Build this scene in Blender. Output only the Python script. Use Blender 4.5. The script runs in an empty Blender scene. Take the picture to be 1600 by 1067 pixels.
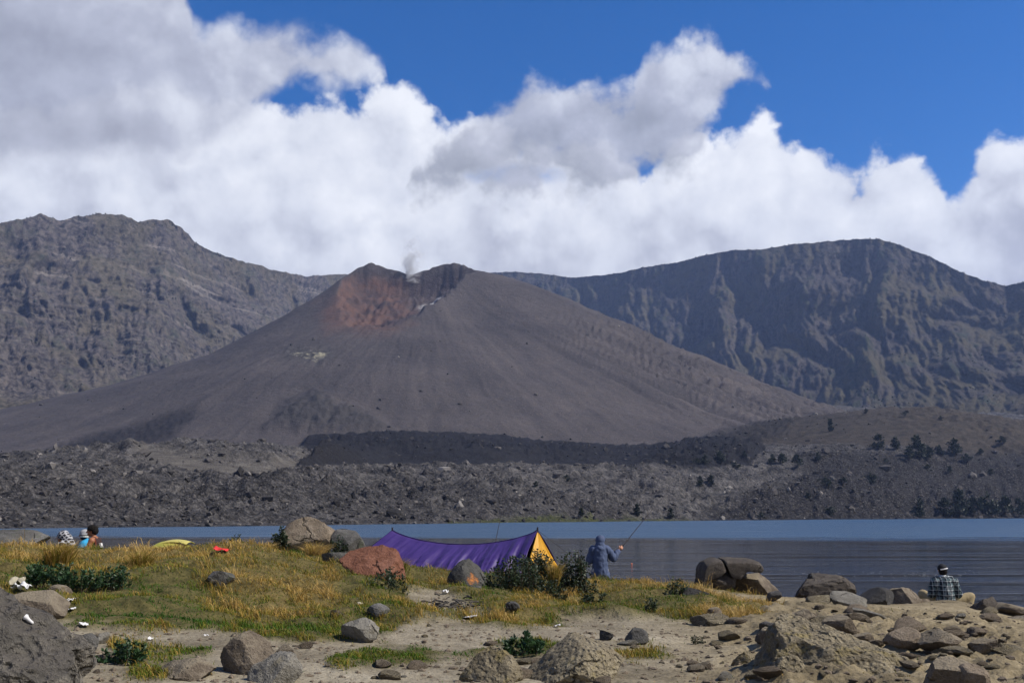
import bpy, bmesh, math, random
import numpy as np
from mathutils import Vector, Matrix

sc = bpy.context.scene
COL = sc.collection
R = math.radians

# ------------------------------------------------------------------ camera
FPX = 1556.0                       # focal length in photograph pixels (1600 wide)
PITCH = math.atan(269 / FPX)       # looking slightly up
CAMZ = 2.9                         # metres above the lake
cam_d = bpy.data.cameras.new('camera')
cam = bpy.data.objects.new('camera', cam_d)
COL.objects.link(cam)
cam.location = (0, 0, CAMZ)
cam.rotation_euler = (R(90) + PITCH, 0, 0)
cam_d.sensor_width = 36.0
cam_d.lens = 36.0 * FPX / 1600
cam_d.clip_start = 0.1
cam_d.clip_end = 20000
sc.camera = cam

# ------------------------------------------------------------------ light
SUN_AZ, SUN_EL = R(103), R(47)     # clockwise from the viewing direction
SUN = Vector((math.sin(SUN_AZ) * math.cos(SUN_EL), math.cos(SUN_AZ) * math.cos(SUN_EL), math.sin(SUN_EL)))
sd = bpy.data.lights.new('sun', 'SUN')
sun = bpy.data.objects.new('sun', sd)
COL.objects.link(sun)
sun.rotation_euler = SUN.to_track_quat('Z', 'Y').to_euler()
sd.energy = 4.8
sd.angle = R(0.55)
sd.color = (1.0, 0.94, 0.84)

sc.view_settings.view_transform = 'Standard'
sc.view_settings.look = 'None'
sc.view_settings.gamma = 1
sc.view_settings.use_curve_mapping = False
sc.view_settings.exposure = 0.5
sc.render.engine = 'CYCLES'
sc.cycles.use_denoising = True
sc.cycles.max_bounces = 5
sc.cycles.diffuse_bounces = 2
sc.cycles.glossy_bounces = 2
sc.cycles.transmission_bounces = 2
sc.cycles.volume_bounces = 0
sc.cycles.use_adaptive_sampling = True
sc.cycles.adaptive_threshold = 0.02


# ------------------------------------------------------------------ pixel geometry
def ray(px, py):
    """unit direction for a pixel of the 1600x1067 photograph"""
    u, v = (px - 800) / FPX, (533.5 - py) / FPX
    c, s = math.cos(PITCH), math.sin(PITCH)
    d = np.array([u, c - v * s, s + v * c])
    return d / np.linalg.norm(d)


def at(px, py, r):
    """point on the pixel's ray at horizontal distance r"""
    d = ray(px, py)
    return np.array([0, 0, CAMZ]) + d * (r / math.hypot(d[0], d[1]))


def project(P):
    x, y, z = P[..., 0], P[..., 1], P[..., 2] - CAMZ
    c, s = math.cos(PITCH), math.sin(PITCH)
    f = y * c + z * s
    u = z * c - y * s
    f = np.maximum(f, 1e-6)
    return 800 + FPX * x / f, 533.5 - FPX * u / f


# ------------------------------------------------------------------ node helpers
class NT:
    def __init__(self, tree, k=1.0):
        self.t = tree
        self.k = k                 # overall albedo of the place

    def n(self, typ, ins=None, **kw):
        nd = self.t.nodes.new(typ)
        for k, v in kw.items():
            setattr(nd, k, v)
        for k, v in (ins or {}).items():
            self.set(nd, k, v)
        return nd

    def set(self, nd, k, v):
        s = nd.inputs[k]
        if hasattr(v, 'is_output'):
            self.t.links.new(v, s)
        elif isinstance(v, bpy.types.Node):
            self.t.links.new(v.outputs[0], s)
        else:
            if s.type == 'RGBA' and len(v) == 3:
                v = (*v, 1)
            s.default_value = v

    def math(self, op, a, b=0.0, c=None, clamp=False):
        nd = self.n('ShaderNodeMath', operation=op, use_clamp=clamp)
        self.set(nd, 0, a)
        self.set(nd, 1, b)
        if c is not None:
            self.set(nd, 2, c)
        return nd.outputs[0]

    def vmath(self, op, a, b):
        nd = self.n('ShaderNodeVectorMath', operation=op)
        self.set(nd, 0, a)
        if op == 'SCALE':
            self.set(nd, 'Scale', b)
        else:
            self.set(nd, 1, b)
        return nd.outputs[0]

    def mix(self, f, a, b, mode='MIX'):
        nd = self.n('ShaderNodeMix', data_type='RGBA', blend_type=mode)
        self.set(nd, 0, f)
        self.set(nd, 6, a)
        self.set(nd, 7, b)
        return nd.outputs[2]

    def ss(self, x, lo, hi):
        nd = self.n('ShaderNodeMapRange', interpolation_type='SMOOTHSTEP')
        for i, v in enumerate((x, lo, hi, 0.0, 1.0)):
            self.set(nd, i, v)
        return nd.outputs[0]

    def lin(self, x, a, b, c, d):
        nd = self.n('ShaderNodeMapRange')
        for i, v in enumerate((x, a, b, c, d)):
            self.set(nd, i, v)
        return nd.outputs[0]

    def noise(self, vec, scale, detail=4, rough=0.55, dist=0.0, out=0):
        nd = self.n('ShaderNodeTexNoise', {'Scale': scale, 'Detail': detail, 'Roughness': rough, 'Distortion': dist})
        if vec is not None:
            self.set(nd, 'Vector', vec)
        return nd.outputs[out]

    def ramp(self, f, stops):
        nd = self.n('ShaderNodeValToRGB')
        e = nd.color_ramp.elements
        while len(e) < len(stops):
            e.new(0.5)
        for el, (p, c) in zip(e, stops):
            el.position = p
            el.color = (c[0] * self.k, c[1] * self.k, c[2] * self.k, 1)
        self.set(nd, 0, f)
        return nd.outputs[0]

    def attr(self, name):
        return self.n('ShaderNodeAttribute', attribute_name=name).outputs['Fac']


def new_mat(name, rough=0.9, spec=0.2, k=0.78):
    m = bpy.data.materials.new(name)
    m.use_nodes = True
    N = NT(m.node_tree, k)
    b = m.node_tree.nodes['Principled BSDF']
    b.inputs['Roughness'].default_value = rough
    b.inputs['Specular IOR Level'].default_value = spec
    return m, N, b


# ------------------------------------------------------------------ world: sky with cumulus
def build_world():
    w = bpy.data.worlds.new('World')
    sc.world = w
    w.use_nodes = True
    t = w.node_tree
    t.nodes.clear()
    N = NT(t)
    sky = N.n('ShaderNodeTexSky', sky_type='NISHITA', sun_disc=False)
    sky.sun_elevation = SUN_EL
    sky.sun_rotation = SUN_AZ
    sky.altitude = 2000
    sky.air_density = 1.0
    sky.dust_density = 0.2
    sky.ozone_density = 4.0
    g = N.n('ShaderNodeTexCoord').outputs['Generated']
    d = N.n('ShaderNodeVectorMath', {0: g}, operation='NORMALIZE').outputs[0]
    sep = N.n('ShaderNodeSeparateXYZ', {0: d})
    X, Y, Z = sep.outputs
    az = N.math('ARCTAN2', X, Y)
    el = N.math('MULTIPLY', N.math('ARCSINE', Z), 57.2958)
    u = N.math('DIVIDE', N.math('PINGPONG', N.math('ADD', az, R(45)), R(90)), R(90))
    azd = N.math('SUBTRACT', N.math('MULTIPLY', u, 90.0), 45.0)

    def curve(pts):
        nd = N.n('ShaderNodeFloatCurve')
        c = nd.mapping.curves[0]
        P = []
        for px, py in pts:
            v = ray(px, py)
            a = math.degrees(math.atan2(v[0], v[1]))
            e = math.degrees(math.asin(v[2]))
            P.append(((a + 45) / 90, e / 60))
        P = [(0.0, P[0][1])] + P + [(1.0, P[-1][1])]
        while len(c.points) < len(P):
            c.points.new(0.5, 0.5)
        for q, (x, y) in zip(c.points, P):
            q.location = (x, y)
            q.handle_type = 'VECTOR'
        nd.mapping.update()
        N.set(nd, 'Value', u)
        return N.math('MULTIPLY', nd.outputs[0], 60.0)

    # three layers of cloud: the far white bank, the nearer grey bank and the veil up to the left
    top_far = curve([(-250, 130), (0, 120), (250, 120), (420, 112), (480, 128), (545, 158), (590, 126), (640, 132),
                     (720, 165), (800, 180), (900, 200), (1000, 250), (1090, 200), (1150, 170), (1190, 145), (1230, 175), (1265, 205), (1300, 215),
                     (1345, 240), (1365, 212), (1420, 214), (1450, 240), (1495, 262), (1510, 238), (1540, 198), (1600, 212), (1700, 180), (1800, 230)])
    top_mid = curve([(-250, 600), (560, 600), (640, 240), (690, 200), (735, 192), (775, 155), (825, 112), (905, 112),
                     (950, 138), (990, 130), (1010, 92), (1060, 66), (1085, 48), (1112, 50), (1150, 85), (1195, 120), (1208, 150), (1235, 420), (1320, 600)])
    bot_mid = curve([(-250, 300), (640, 360), (760, 340), (900, 330), (1000, 320), (1080, 275), (1120, 225), (1160, 180), (1200, 165), (1240, 120), (1800, 120)])
    top_arm = curve([(-250, -250), (150, -200), (265, -140), (300, 40), (318, 62), (345, 45), (385, 34), (440, 42), (490, 64), (548, 66), (575, 92), (600, 112), (625, 240), (1800, 420)])
    bot_arm = curve([(-250, 260), (300, 240), (400, 185), (430, 160), (470, 138), (530, 135), (560, 120), (610, 104), (640, 90), (1800, 90)])

    def puff(vec):
        a = N.noise(vec, 9.0, 6, 0.55, 0.2)
        wv = N.vmath('ADD', vec, N.vmath('SCALE', N.vmath('SUBTRACT', N.noise(vec, 26.0, 3, 0.6, 0.0, 1), (0.5, 0.5, 0.5)), 0.06))
        v = N.n('ShaderNodeTexVoronoi', {'Vector': wv, 'Scale': 15.0, 'Detail': 1.0, 'Roughness': 0.5}, feature='F1')
        return a, v.outputs['Distance']

    a0, v0 = puff(d)
    sun_t = (SUN.x * 0.022, SUN.y * 0.01, SUN.z * 0.03)
    d1 = N.vmath('ADD', d, sun_t)
    a1, v1 = puff(d1)
    wob = N.math('ADD', N.math('MULTIPLY', N.math('SUBTRACT', a0, 0.5), 4.6),
                 N.math('MULTIPLY', N.math('SUBTRACT', 0.5, v0), 2.2))
    fine = N.math('MULTIPLY', N.math('SUBTRACT', N.noise(d, 60.0, 4, 0.62), 0.5), 1.6)
    wob = N.math('ADD', wob, fine)

    def layer(top, bot, soft_b, w, wk=1.0):
        D = N.math('SUBTRACT', top, el)
        if bot is not None:
            D = N.math('MINIMUM', D, N.math('MULTIPLY', N.math('SUBTRACT', el, bot), soft_b))
        return N.ss(N.math('ADD', D, N.math('MULTIPLY', wob, wk)), 0.0, w)

    A_far = layer(N.math('ADD', top_far, 0.3), None, 1, 1.1)
    A_mid = layer(N.math('ADD', top_mid, 0.8), bot_mid, 0.8, 1.5)
    A_arm = layer(N.math('ADD', top_arm, 1.0), N.math('SUBTRACT', bot_arm, 1.0), 1.0, 1.5, 0.6)
    # a small blue window in the bank, above the crater
    hv = ray(805, 274)
    ha, he = math.degrees(math.atan2(hv[0], hv[1])), math.degrees(math.asin(hv[2]))
    hx = N.math('DIVIDE', N.math('SUBTRACT', azd, ha), 2.4)
    hy = N.math('DIVIDE', N.math('SUBTRACT', el, he), 0.55)
    hr = N.math('SQRT', N.math('ADD', N.math('MULTIPLY', hx, hx), N.math('MULTIPLY', hy, hy)))
    hole = N.math('MULTIPLY', N.ss(N.math('ADD', hr, N.math('MULTIPLY', wob, 0.35)), 1.1, 0.1), 0.55)

    relief = N.math('ADD', N.math('MULTIPLY', N.math('SUBTRACT', a0, a1), 1.5),
                    N.math('MULTIPLY', N.math('SUBTRACT', v1, v0), 0.55))
    broad = N.noise(d, 5.0, 2, 0.5)

    def tone(base, gain, bgain, lo):
        f = N.math('ADD', N.math('MULTIPLY', relief, gain), base)
        f = N.math('ADD', f, N.math('MULTIPLY', N.math('SUBTRACT', broad, 0.5), bgain))
        return N.ramp(f, [(0.0, lo), (0.5, (0.50, 0.52, 0.61)), (0.75, (0.74, 0.77, 0.85)), (1.0, (0.93, 0.95, 1.0))])

    c_far = tone(N.lin(el, 11.0, 21.0, 0.60, 0.90), 0.5, 0.5, (0.30, 0.32, 0.40))
    c_mid = tone(N.lin(el, 14.0, 27.0, 0.08, 0.62), 0.6, 0.3, (0.27, 0.29, 0.33))
    c_arm = tone(N.lin(azd, -30.0, -8.0, 0.36, 0.72), 0.45, 0.25, (0.27, 0.28, 0.33))
    hsv = N.n('ShaderNodeHueSaturation', {'Hue': 0.508, 'Saturation': 1.35, 'Value': 0.135, 'Color': sky.outputs[0]})
    col = N.mix(N.math('MULTIPLY', A_far, N.math('SUBTRACT', 1.0, hole)), hsv.outputs[0], c_far)
    col = N.mix(N.math('MULTIPLY', A_mid, 0.93), col, c_mid)
    col = N.mix(N.math('MULTIPLY', A_arm, 0.95), col, c_arm)
    bg = N.n('ShaderNodeBackground', {'Color': col, 'Strength': 0.74})
    N.n('ShaderNodeOutputWorld', {'Surface': bg.outputs[0]})
    w.cycles.sampling_method = 'MANUAL'
    w.cycles.sample_map_resolution = 256


build_world()


# ------------------------------------------------------------------ numpy noise
def _hash(ix, iy, iz, seed):
    h = (ix.astype(np.int64) * 374761393 + iy.astype(np.int64) * 668265263 + iz.astype(np.int64) * 2147483647 + seed * 1274126177) & 0xFFFFFFFF
    h = ((h ^ (h >> 13)) * 1274126177) & 0xFFFFFFFF
    h = ((h ^ (h >> 16)) * 2246822519) & 0xFFFFFFFF
    return (h ^ (h >> 15)) & 0xFFFF


_G = np.random.RandomState(5).normal(size=(256, 3))
_G /= np.linalg.norm(_G, axis=1, keepdims=True)


def perlin(x, y, z=None, seed=0):
    x = np.asarray(x, float)
    y = np.asarray(y, float)
    if z is None:
        xi, yi = np.floor(x), np.floor(y)
        fx, fy = x - xi, y - yi
        u, v = fx * fx * fx * (fx * (fx * 6 - 15) + 10), fy * fy * fy * (fy * (fy * 6 - 15) + 10)
        zz = np.zeros_like(xi)

        def c(dx, dy):
            a = _hash(xi + dx, yi + dy, zz, seed) * (2 * math.pi / 65536)
            return np.cos(a) * (fx - dx) + np.sin(a) * (fy - dy)
        a = c(0, 0) + u * (c(1, 0) - c(0, 0))
        b = c(0, 1) + u * (c(1, 1) - c(0, 1))
        return (a + v * (b - a)) * 1.4
    z = np.asarray(z, float)
    xi, yi, zi = np.floor(x), np.floor(y), np.floor(z)
    fx, fy, fz = x - xi, y - yi, z - zi
    u, v, w = (f * f * f * (f * (f * 6 - 15) + 10) for f in (fx, fy, fz))

    def c(dx, dy, dz):
        g = _G[_hash(xi + dx, yi + dy, zi + dz, seed) & 255]
        return g[..., 0] * (fx - dx) + g[..., 1] * (fy - dy) + g[..., 2] * (fz - dz)

    def lx(dy, dz):
        a, b = c(0, dy, dz), c(1, dy, dz)
        return a + u * (b - a)
    a = lx(0, 0)
    a = a + v * (lx(1, 0) - a)
    b = lx(0, 1)
    b = b + v * (lx(1, 1) - b)
    return (a + w * (b - a)) * 1.5


def fbm(x, y, z=None, oct=5, gain=0.5, seed=0, kind='f'):
    s, a, t = 0.0, 1.0, 0.0
    for i in range(oct):
        k = 2.03 ** i
        n = perlin(x * k, y * k, None if z is None else z * k, seed + i * 17)
        if kind == 'r':
            n = 1 - 2 * np.abs(n)
        elif kind == 'b':
            n = 2 * np.abs(n) - 0.6
        s = s + a * n
        t += a
        a *= gain
    return s / t


def worley(x, y, seed=0):
    xi, yi = np.floor(x), np.floor(y)
    d1 = np.full(np.shape(x), 9.0)
    val = np.zeros(np.shape(x))
    zz = np.zeros_like(xi)
    for dx in (-1, 0, 1):
        for dy in (-1, 0, 1):
            h1 = _hash(xi + dx, yi + dy, zz, seed) / 65536
            h2 = _hash(xi + dx, yi + dy, zz, seed + 7) / 65536
            h3 = _hash(xi + dx, yi + dy, zz, seed + 13) / 65536
            d = np.hypot(xi + dx + h1 - x, yi + dy + h2 - y)
            m = d < d1
            d1 = np.where(m, d, d1)
            val = np.where(m, h3, val)
    return d1, val


def sstep(a, b, x):
    t = np.clip((x - a) / (b - a), 0, 1)
    return t * t * (3 - 2 * t)


def poly_sd(px, py, poly):
    """signed distance to a polygon, positive inside"""
    P = np.array(poly, float)
    d = np.full(np.shape(px), 1e18)
    ins = np.zeros(np.shape(px), bool)
    for (ax, ay), (bx, by) in zip(P, np.roll(P, -1, axis=0)):
        ex, ey = bx - ax, by - ay
        t = np.clip(((px - ax) * ex + (py - ay) * ey) / (ex * ex + ey * ey + 1e-12), 0, 1)
        d = np.minimum(d, (px - ax - t * ex) ** 2 + (py - ay - t * ey) ** 2)
        if ay != by:
            c = ((ay > py) != (by > py)) & (px < (bx - ax) * (py - ay) / (by - ay) + ax)
            ins ^= c
    d = np.sqrt(d)
    return np.where(ins, d, -d)


class TPS:
    def __init__(self, P, v, lam=1e-3):
        P = np.asarray(P, float)
        n = len(P)
        self.P = P
        K = self.k(P, P) + lam * np.eye(n)
        A = np.zeros((n + 3, n + 3))
        A[:n, :n] = K
        A[:n, n] = 1
        A[:n, n + 1:] = P
        A[n:, :n] = A[:n, n:].T
        self.w = np.linalg.solve(A, np.concatenate([v, [0, 0, 0]]))

    @staticmethod
    def k(A, B):
        r2 = (A[:, None, 0] - B[None, :, 0]) ** 2 + (A[:, None, 1] - B[None, :, 1]) ** 2 + 1e-12
        return 0.5 * r2 * np.log(r2)

    def __call__(self, x, y):
        sh = np.shape(x)
        Q = np.stack([np.ravel(x), np.ravel(y)], 1)
        out = np.empty(len(Q))
        n = len(self.P)
        for i in range(0, len(Q), 50000):
            q = Q[i:i + 50000]
            out[i:i + 50000] = self.k(q, self.P) @ self.w[:n] + self.w[n] + q @ self.w[n + 1:]
        return out.reshape(sh)


def polar_tps(ctrl, k=2.0, lam=1e-3):
    """ctrl: world points; interpolates (z-CAMZ)/r over (azimuth, ln r)"""
    C = np.array(ctrl)
    r = np.hypot(C[:, 0], C[:, 1])
    a = np.arctan2(C[:, 0], C[:, 1])
    t = TPS(np.stack([a * k, np.log(r)], 1), (C[:, 2] - CAMZ) / r, lam)

    def f(x, y):
        rr = np.hypot(x, y)
        return CAMZ + rr * t(np.arctan2(x, y) * k, np.log(rr))
    return f


class Field:
    """a height field sampled on a fan of azimuth x ln(distance)"""
    def __init__(self, a0, a1, na, r0, r1, nr):
        self.az = np.linspace(a0, a1, na)
        self.lr = np.linspace(math.log(r0), math.log(r1), nr)
        A, L = np.meshgrid(self.az, self.lr)
        self.A, self.Rr = A, np.exp(L)
        self.X, self.Y = self.Rr * np.sin(A), self.Rr * np.cos(A)

    def h(self, x, y, Z=None):
        Z = self.Z if Z is None else Z
        a, l = np.arctan2(x, y), np.log(np.hypot(x, y))
        i = np.clip((a - self.az[0]) / (self.az[1] - self.az[0]), 0, len(self.az) - 1.001)
        j = np.clip((l - self.lr[0]) / (self.lr[1] - self.lr[0]), 0, len(self.lr) - 1.001)
        i0, j0 = np.floor(i).astype(int), np.floor(j).astype(int)
        fi, fj = i - i0, j - j0
        return ((Z[j0, i0] * (1 - fi) + Z[j0, i0 + 1] * fi) * (1 - fj) + (Z[j0 + 1, i0] * (1 - fi) + Z[j0 + 1, i0 + 1] * fi) * fj)

    def hit(self, px, py, rmin=0):
        """first ground point on a pixel's ray"""
        d = ray(px, py)
        hr = math.hypot(d[0], d[1])
        rr = np.exp(np.linspace(max(self.lr[0], math.log(max(rmin, 1e-3))), self.lr[-1], 4000))
        x, y, z = d[0] / hr * rr, d[1] / hr * rr, CAMZ + d[2] / hr * rr
        m = z <= self.h(x, y)
        k = int(np.argmax(m)) if m.any() else len(rr) - 1
        return np.array([x[k], y[k], self.h(x[k], y[k])])


# ------------------------------------------------------------------ mesh helpers
def mesh_obj(name, verts, faces, mat=None, parent=None, smooth=True, attrs=None):
    me = bpy.data.meshes.new(name)
    V = np.asarray(verts, np.float32)
    F = np.asarray(faces, np.int32)
    me.vertices.add(len(V))
    me.vertices.foreach_set('co', V.ravel())
    k = F.shape[1]
    me.loops.add(F.size)
    me.loops.foreach_set('vertex_index', F.ravel())
    me.polygons.add(len(F))
    me.polygons.foreach_set('loop_start', np.arange(0, F.size, k, dtype=np.int32))
    me.polygons.foreach_set('loop_total', np.full(len(F), k, np.int32))
    me.polygons.foreach_set('use_smooth', np.full(len(F), smooth, bool))
    for an, av in (attrs or {}).items():
        a = me.attributes.new(an, 'FLOAT', 'POINT')
        a.data.foreach_set('value', np.asarray(av, np.float32).ravel())
    me.update(calc_edges=True)
    o = bpy.data.objects.new(name, me)
    COL.objects.link(o)
    if mat:
        me.materials.append(mat)
    if parent is not None:
        o.parent = parent
    return o


def grid_faces(nr, nc):
    i = np.arange(nr * nc).reshape(nr, nc)
    return np.stack([i[:-1, :-1], i[:-1, 1:], i[1:, 1:], i[1:, :-1]], -1).reshape(-1, 4)


def sub_mesh(name, V, F, keep, mat, attrs):
    F = F[keep]
    u, inv = np.unique(F.ravel(), return_inverse=True)
    return mesh_obj(name, V[u], inv.reshape(F.shape), mat, attrs={k: a[u] for k, a in attrs.items()})


def tag(o, label=None, cat=None, group=None, kind=None):
    if label:
        o['label'] = label
    if cat:
        o['category'] = cat
    if group:
        o['group'] = group
    if kind:
        o['kind'] = kind
    return o


def empty(name, loc=(0, 0, 0), rz=0):
    o = bpy.data.objects.new(name, None)
    COL.objects.link(o)
    o.location = [float(v) for v in loc]
    o.rotation_euler = (0, 0, rz)
    o.empty_display_size = 0.1
    return o


# ================================================================== FAR TERRAIN
# lava field, young cone, side hill: one height field, three meshes
FAR = Field(R(-36), R(36), 850, 200, 1800, 415)
shore = [(-300, 823, 215), (0, 822, 226), (200, 821, 238), (400, 820, 252), (600, 817.5, 290), (800, 815, 347), (1000, 813, 412), (1150, 811.5, 475), (1300, 810, 565), (1450, 809, 660), (1600, 808, 750), (1900, 807.5, 800)]
ctrl = []
for px, py, r in shore:
    p = at(px, py, r)
    p[2] = 0.0
    ctrl.append(p)
    q = p * 0.86
    q[2] = -4.0
    ctrl.append(q)
for px, py, r in [
    (-300, 795, 245), (-300, 760, 330), (-300, 728, 560), (-300, 726, 800), (-300, 722, 1200), (-300, 700, 1750),
    (0, 798, 248), (0, 765, 320), (0, 742, 430), (0, 728, 600), (0, 726, 850), (0, 724, 1150), (0, 705, 1700),
    (230, 793, 265), (230, 765, 320), (230, 735, 395), (240, 706, 470), (250, 706, 560), (260, 716, 760), (250, 716, 1000),
    (400, 795, 275), (400, 765, 330), (400, 745, 380), (390, 715, 480), (400, 708, 600), (400, 710, 780), (400, 712, 950),
    (620, 795, 315), (620, 770, 370), (620, 742, 460), (620, 728, 620), (620, 724, 740), (620, 697, 860), (620, 690, 960),
    (820, 795, 372), (820, 765, 440), (820, 740, 520), (820, 730, 660), (820, 726, 780), (820, 702, 900), (820, 692, 1000),
    (1000, 790, 445), (1000, 760, 520), (1000, 738, 600), (1000, 732, 720), (1000, 724, 860), (1000, 696, 980),
    (1150, 788, 515), (1150, 762, 590), (1150, 742, 660), (1140, 724, 760), (1150, 708, 880), (1150, 697, 1000), (1150, 660, 1250),
    (1300, 785, 600), (1300, 748, 665), (1300, 718, 740), (1300, 708, 860), (1300, 700, 960), (1330, 652, 1350), (1320, 640, 1700),
    (1450, 780, 700), (1450, 745, 760), (1450, 716, 830), (1450, 704, 930), (1450, 692, 1020), (1460, 660, 1350), (1450, 648, 1750),
    (1600, 778, 785), (1600, 742, 850), (1600, 718, 920), (1600, 704, 1000), (1600, 682, 1120), (1600, 664, 1400), (1600, 652, 1750),
    (1900, 770, 830), (1900, 720, 950), (1900, 690, 1100), (1900, 660, 1700), (700, 660, 1500), (500, 660, 1500), (900, 655, 1600)]:
    ctrl.append(at(px, py, r))
base = polar_tps(ctrl, lam=2e-3)(FAR.X, FAR.Y)
x, y = FAR.X, FAR.Y

# side hill on the right
hc = at(1395, 700, 1040)
hx, hy = x - hc[0], y - hc[1]
hill_m = np.exp(-(np.abs(hx / 150) ** 2.6) - (np.abs(hy / 150) ** 2.4))
base = base + 27 * hill_m * (1 + 0.10 * fbm(x / 60, y / 60, seed=3))
hill_zone = sstep(0.10, 0.22, hill_m + 0.06 * fbm(x / 30, y / 30, oct=4, seed=4))

# the cone
AX = at(648, 560, 1500)[:2]
cx, cy = x - AX[0], y - AX[1]
rad = np.hypot(cx, cy)
th = np.arctan2(cx, -cy)          # 0 towards the camera, + to the right
rl = [0, 40, 67, 106, 145, 193, 300, 386, 482, 627, 760, 900]
zl = [394, 388, 383, 357, 325, 290, 222, 188, 160, 118, 88, 60]
rr_ = [0, 60, 87, 145, 193, 241, 299, 386, 482, 578, 690, 900]
zr = [386, 380, 368, 350, 335, 311, 278, 228, 182, 138, 98, 40]
rf = [0, 60, 100, 160, 200, 250, 300, 400, 500, 600, 690, 900]
zf = [380, 372, 340, 287, 257, 230, 207, 160, 112, 72, 42, -10]
zL, zR, zF = np.interp(rad, rl, zl), np.interp(rad, rr_, zr), np.interp(rad, rf, zf)
wl = sstep(0.45, 1.35, -th) * sstep(3.6, 2.4, -th)
wr = sstep(0.35, 1.30, th) * sstep(3.6, 2.4, th)
wf = np.clip(1 - wl - wr, 0, 1)
cone = (zL * wl + zR * wr + zF * wf) / (wl + wr + wf)
# radial gullies, strong on the lower right flank
g = fbm(th * 26 + 0.9 * fbm(cx / 90, cy / 90, oct=3, seed=9), np.log(rad + 30) * 1.6, oct=4, seed=11, kind='r')
gr = sstep(0.50, 0.95, th) * sstep(230, 400, rad)
cone += g * (1.2 + 17.0 * gr) * sstep(80, 240, rad) - 4 * gr
cone += 1.6 * fbm(x / 26, y / 26, oct=4, seed=12) + 5 * fbm(x / 120, y / 120, oct=2, seed=13)
# rocky shelf on the upper left (pale sulphur rocks) and rough buttress below it
pk = project(np.stack([x, y, cone], -1))
rockL = sstep(-6, 14, poly_sd(pk[0], pk[1], [(428, 552), (445, 540), (480, 538), (522, 542), (524, 560), (495, 570), (450, 562)]) + 10 * fbm(x / 30, y / 30, seed=21))
cone += rockL * 5 * fbm(x / 14, y / 14, oct=4, seed=22, kind='b')
butt = sstep(-10, 20, poly_sd(pk[0], pk[1], [(415, 668), (440, 635), (490, 610), (560, 640), (620, 672), (520, 685)]) + 14 * fbm(x / 40, y / 40, seed=23))
cone += butt * (5 + 6 * fbm(x / 16, y / 16, oct=4, seed=24, kind='r'))
# breached crater, open towards the lake
c0 = at(628, 470, 1452)
ky = y - c0[1]
kx = (x - c0[0]) - 0.17 * np.minimum(ky, 0)
jag = fbm(x / 28, y / 28, oct=5, seed=31)
ell = np.sqrt((kx / 100) ** 2 + (np.where(ky > 0, ky / 38, ky / 230)) ** 2) + 0.13 * jag
bowl = 312 + 0.53 * np.minimum(ky, 0) + 95 * np.clip(ell - 0.45, 0, None) ** 1.5 + 9 * fbm(x / 17, y / 17, oct=5, seed=32, kind='r') + 4 * fbm(x / 9, y / 9, oct=3, seed=35)
# a notch in the rim where the steam rises
nx = at(640, 430, 1500)[0]
notch = np.exp(-((x - nx) / 17) ** 2) * sstep(-70, 10, cy) * sstep(75, 30, cy)
rim_h = 6 * fbm(x / 22, y / 22, oct=4, seed=33) * np.exp(-((rad - 70) / 45) ** 2)
lp, rp = at(582, 412, 1490), at(703, 418, 1490)
peak = 10 * np.exp(-(((x - lp[0]) / 20) ** 2 + ((y - lp[1]) / 34) ** 2)) + 9 * np.exp(-(((x - rp[0]) / 18) ** 2 + ((y - rp[1]) / 34) ** 2))
cone_full = np.minimum(cone, 372 + 0.35 * fbm(x / 9, y / 9, oct=3, seed=34)) + rim_h + peak - 9 * notch
cut = sstep(0, 6, cone_full - bowl) * sstep(1.12, 0.9, ell)
cone2 = np.where(ell < 1.15, cone_full + (np.minimum(cone_full, bowl) - cone_full) * sstep(1.15, 0.95, ell), cone_full)
crater = cut

Zs = np.maximum(base, cone2)
is_cone = sstep(-6, 6, cone2 - base)

# dark young lava flow in front of the cone, dark talus to the left, rough blocks to the right
PX, PY = project(np.stack([x, y, Zs], -1))
nz1 = fbm(x / 45, y / 45, oct=5, seed=41)
FLOW = [(468, 716), (500, 703), (525, 694), (470, 690), (480, 676), (560, 671), (650, 670), (740, 672), (800, 678), (850, 686), (930, 690), (1010, 692), (1085, 692), (1150, 690), (1190, 696), (1170, 716), (1100, 728), (1040, 724), (960, 719), (860, 716), (760, 717), (700, 712), (620, 708), (560, 712)]
flow_sd = poly_sd(PX, PY - 12, FLOW) + 4 * nz1
flow = sstep(-3, 6, flow_sd)
flow_col = sstep(-7.5, -3.5, flow_sd + 1.5 * fbm(x / 6, y / 6, oct=3, seed=42))
TALUS = [(-300, 780), (-20, 722), (130, 682), (225, 655), (320, 622), (300, 660), (255, 695), (120, 712), (0, 735), (-300, 800)]
talus = sstep(-5, 12, poly_sd(PX, PY, TALUS) + 9 * nz1)
BLOCK = [(1085, 690), (1130, 670), (1190, 660), (1250, 655), (1235, 680), (1180, 700), (1120, 704)]
block = sstep(-6, 8, poly_sd(PX, PY, BLOCK) + 7 * nz1)
ASH = [(200, 712), (230, 703), (270, 706), (330, 722), (420, 728), (470, 716), (560, 714), (700, 716), (860, 720), (1000, 724), (1040, 728), (1000, 738), (800, 736), (640, 738), (520, 742), (430, 752), (300, 758), (230, 740)]
ash = sstep(-4, 8, poly_sd(PX, PY, ASH) + 6 * nz1)
DARK = [(1250, 722), (1300, 705), (1380, 712), (1620, 716), (1900, 716), (1900, 830), (1120, 830), (1100, 800), (1180, 775), (1260, 745)]
dark = sstep(-12, 12, poly_sd(PX, PY, DARK) + 16 * nz1)
DARKL = [(-300, 765), (60, 760), (200, 768), (330, 765), (420, 748), (520, 755), (640, 760), (800, 775), (1000, 790), (1000, 840), (-300, 840)]
darkl = sstep(-12, 16, poly_sd(PX, PY, DARKL) + 18 * nz1)
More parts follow.
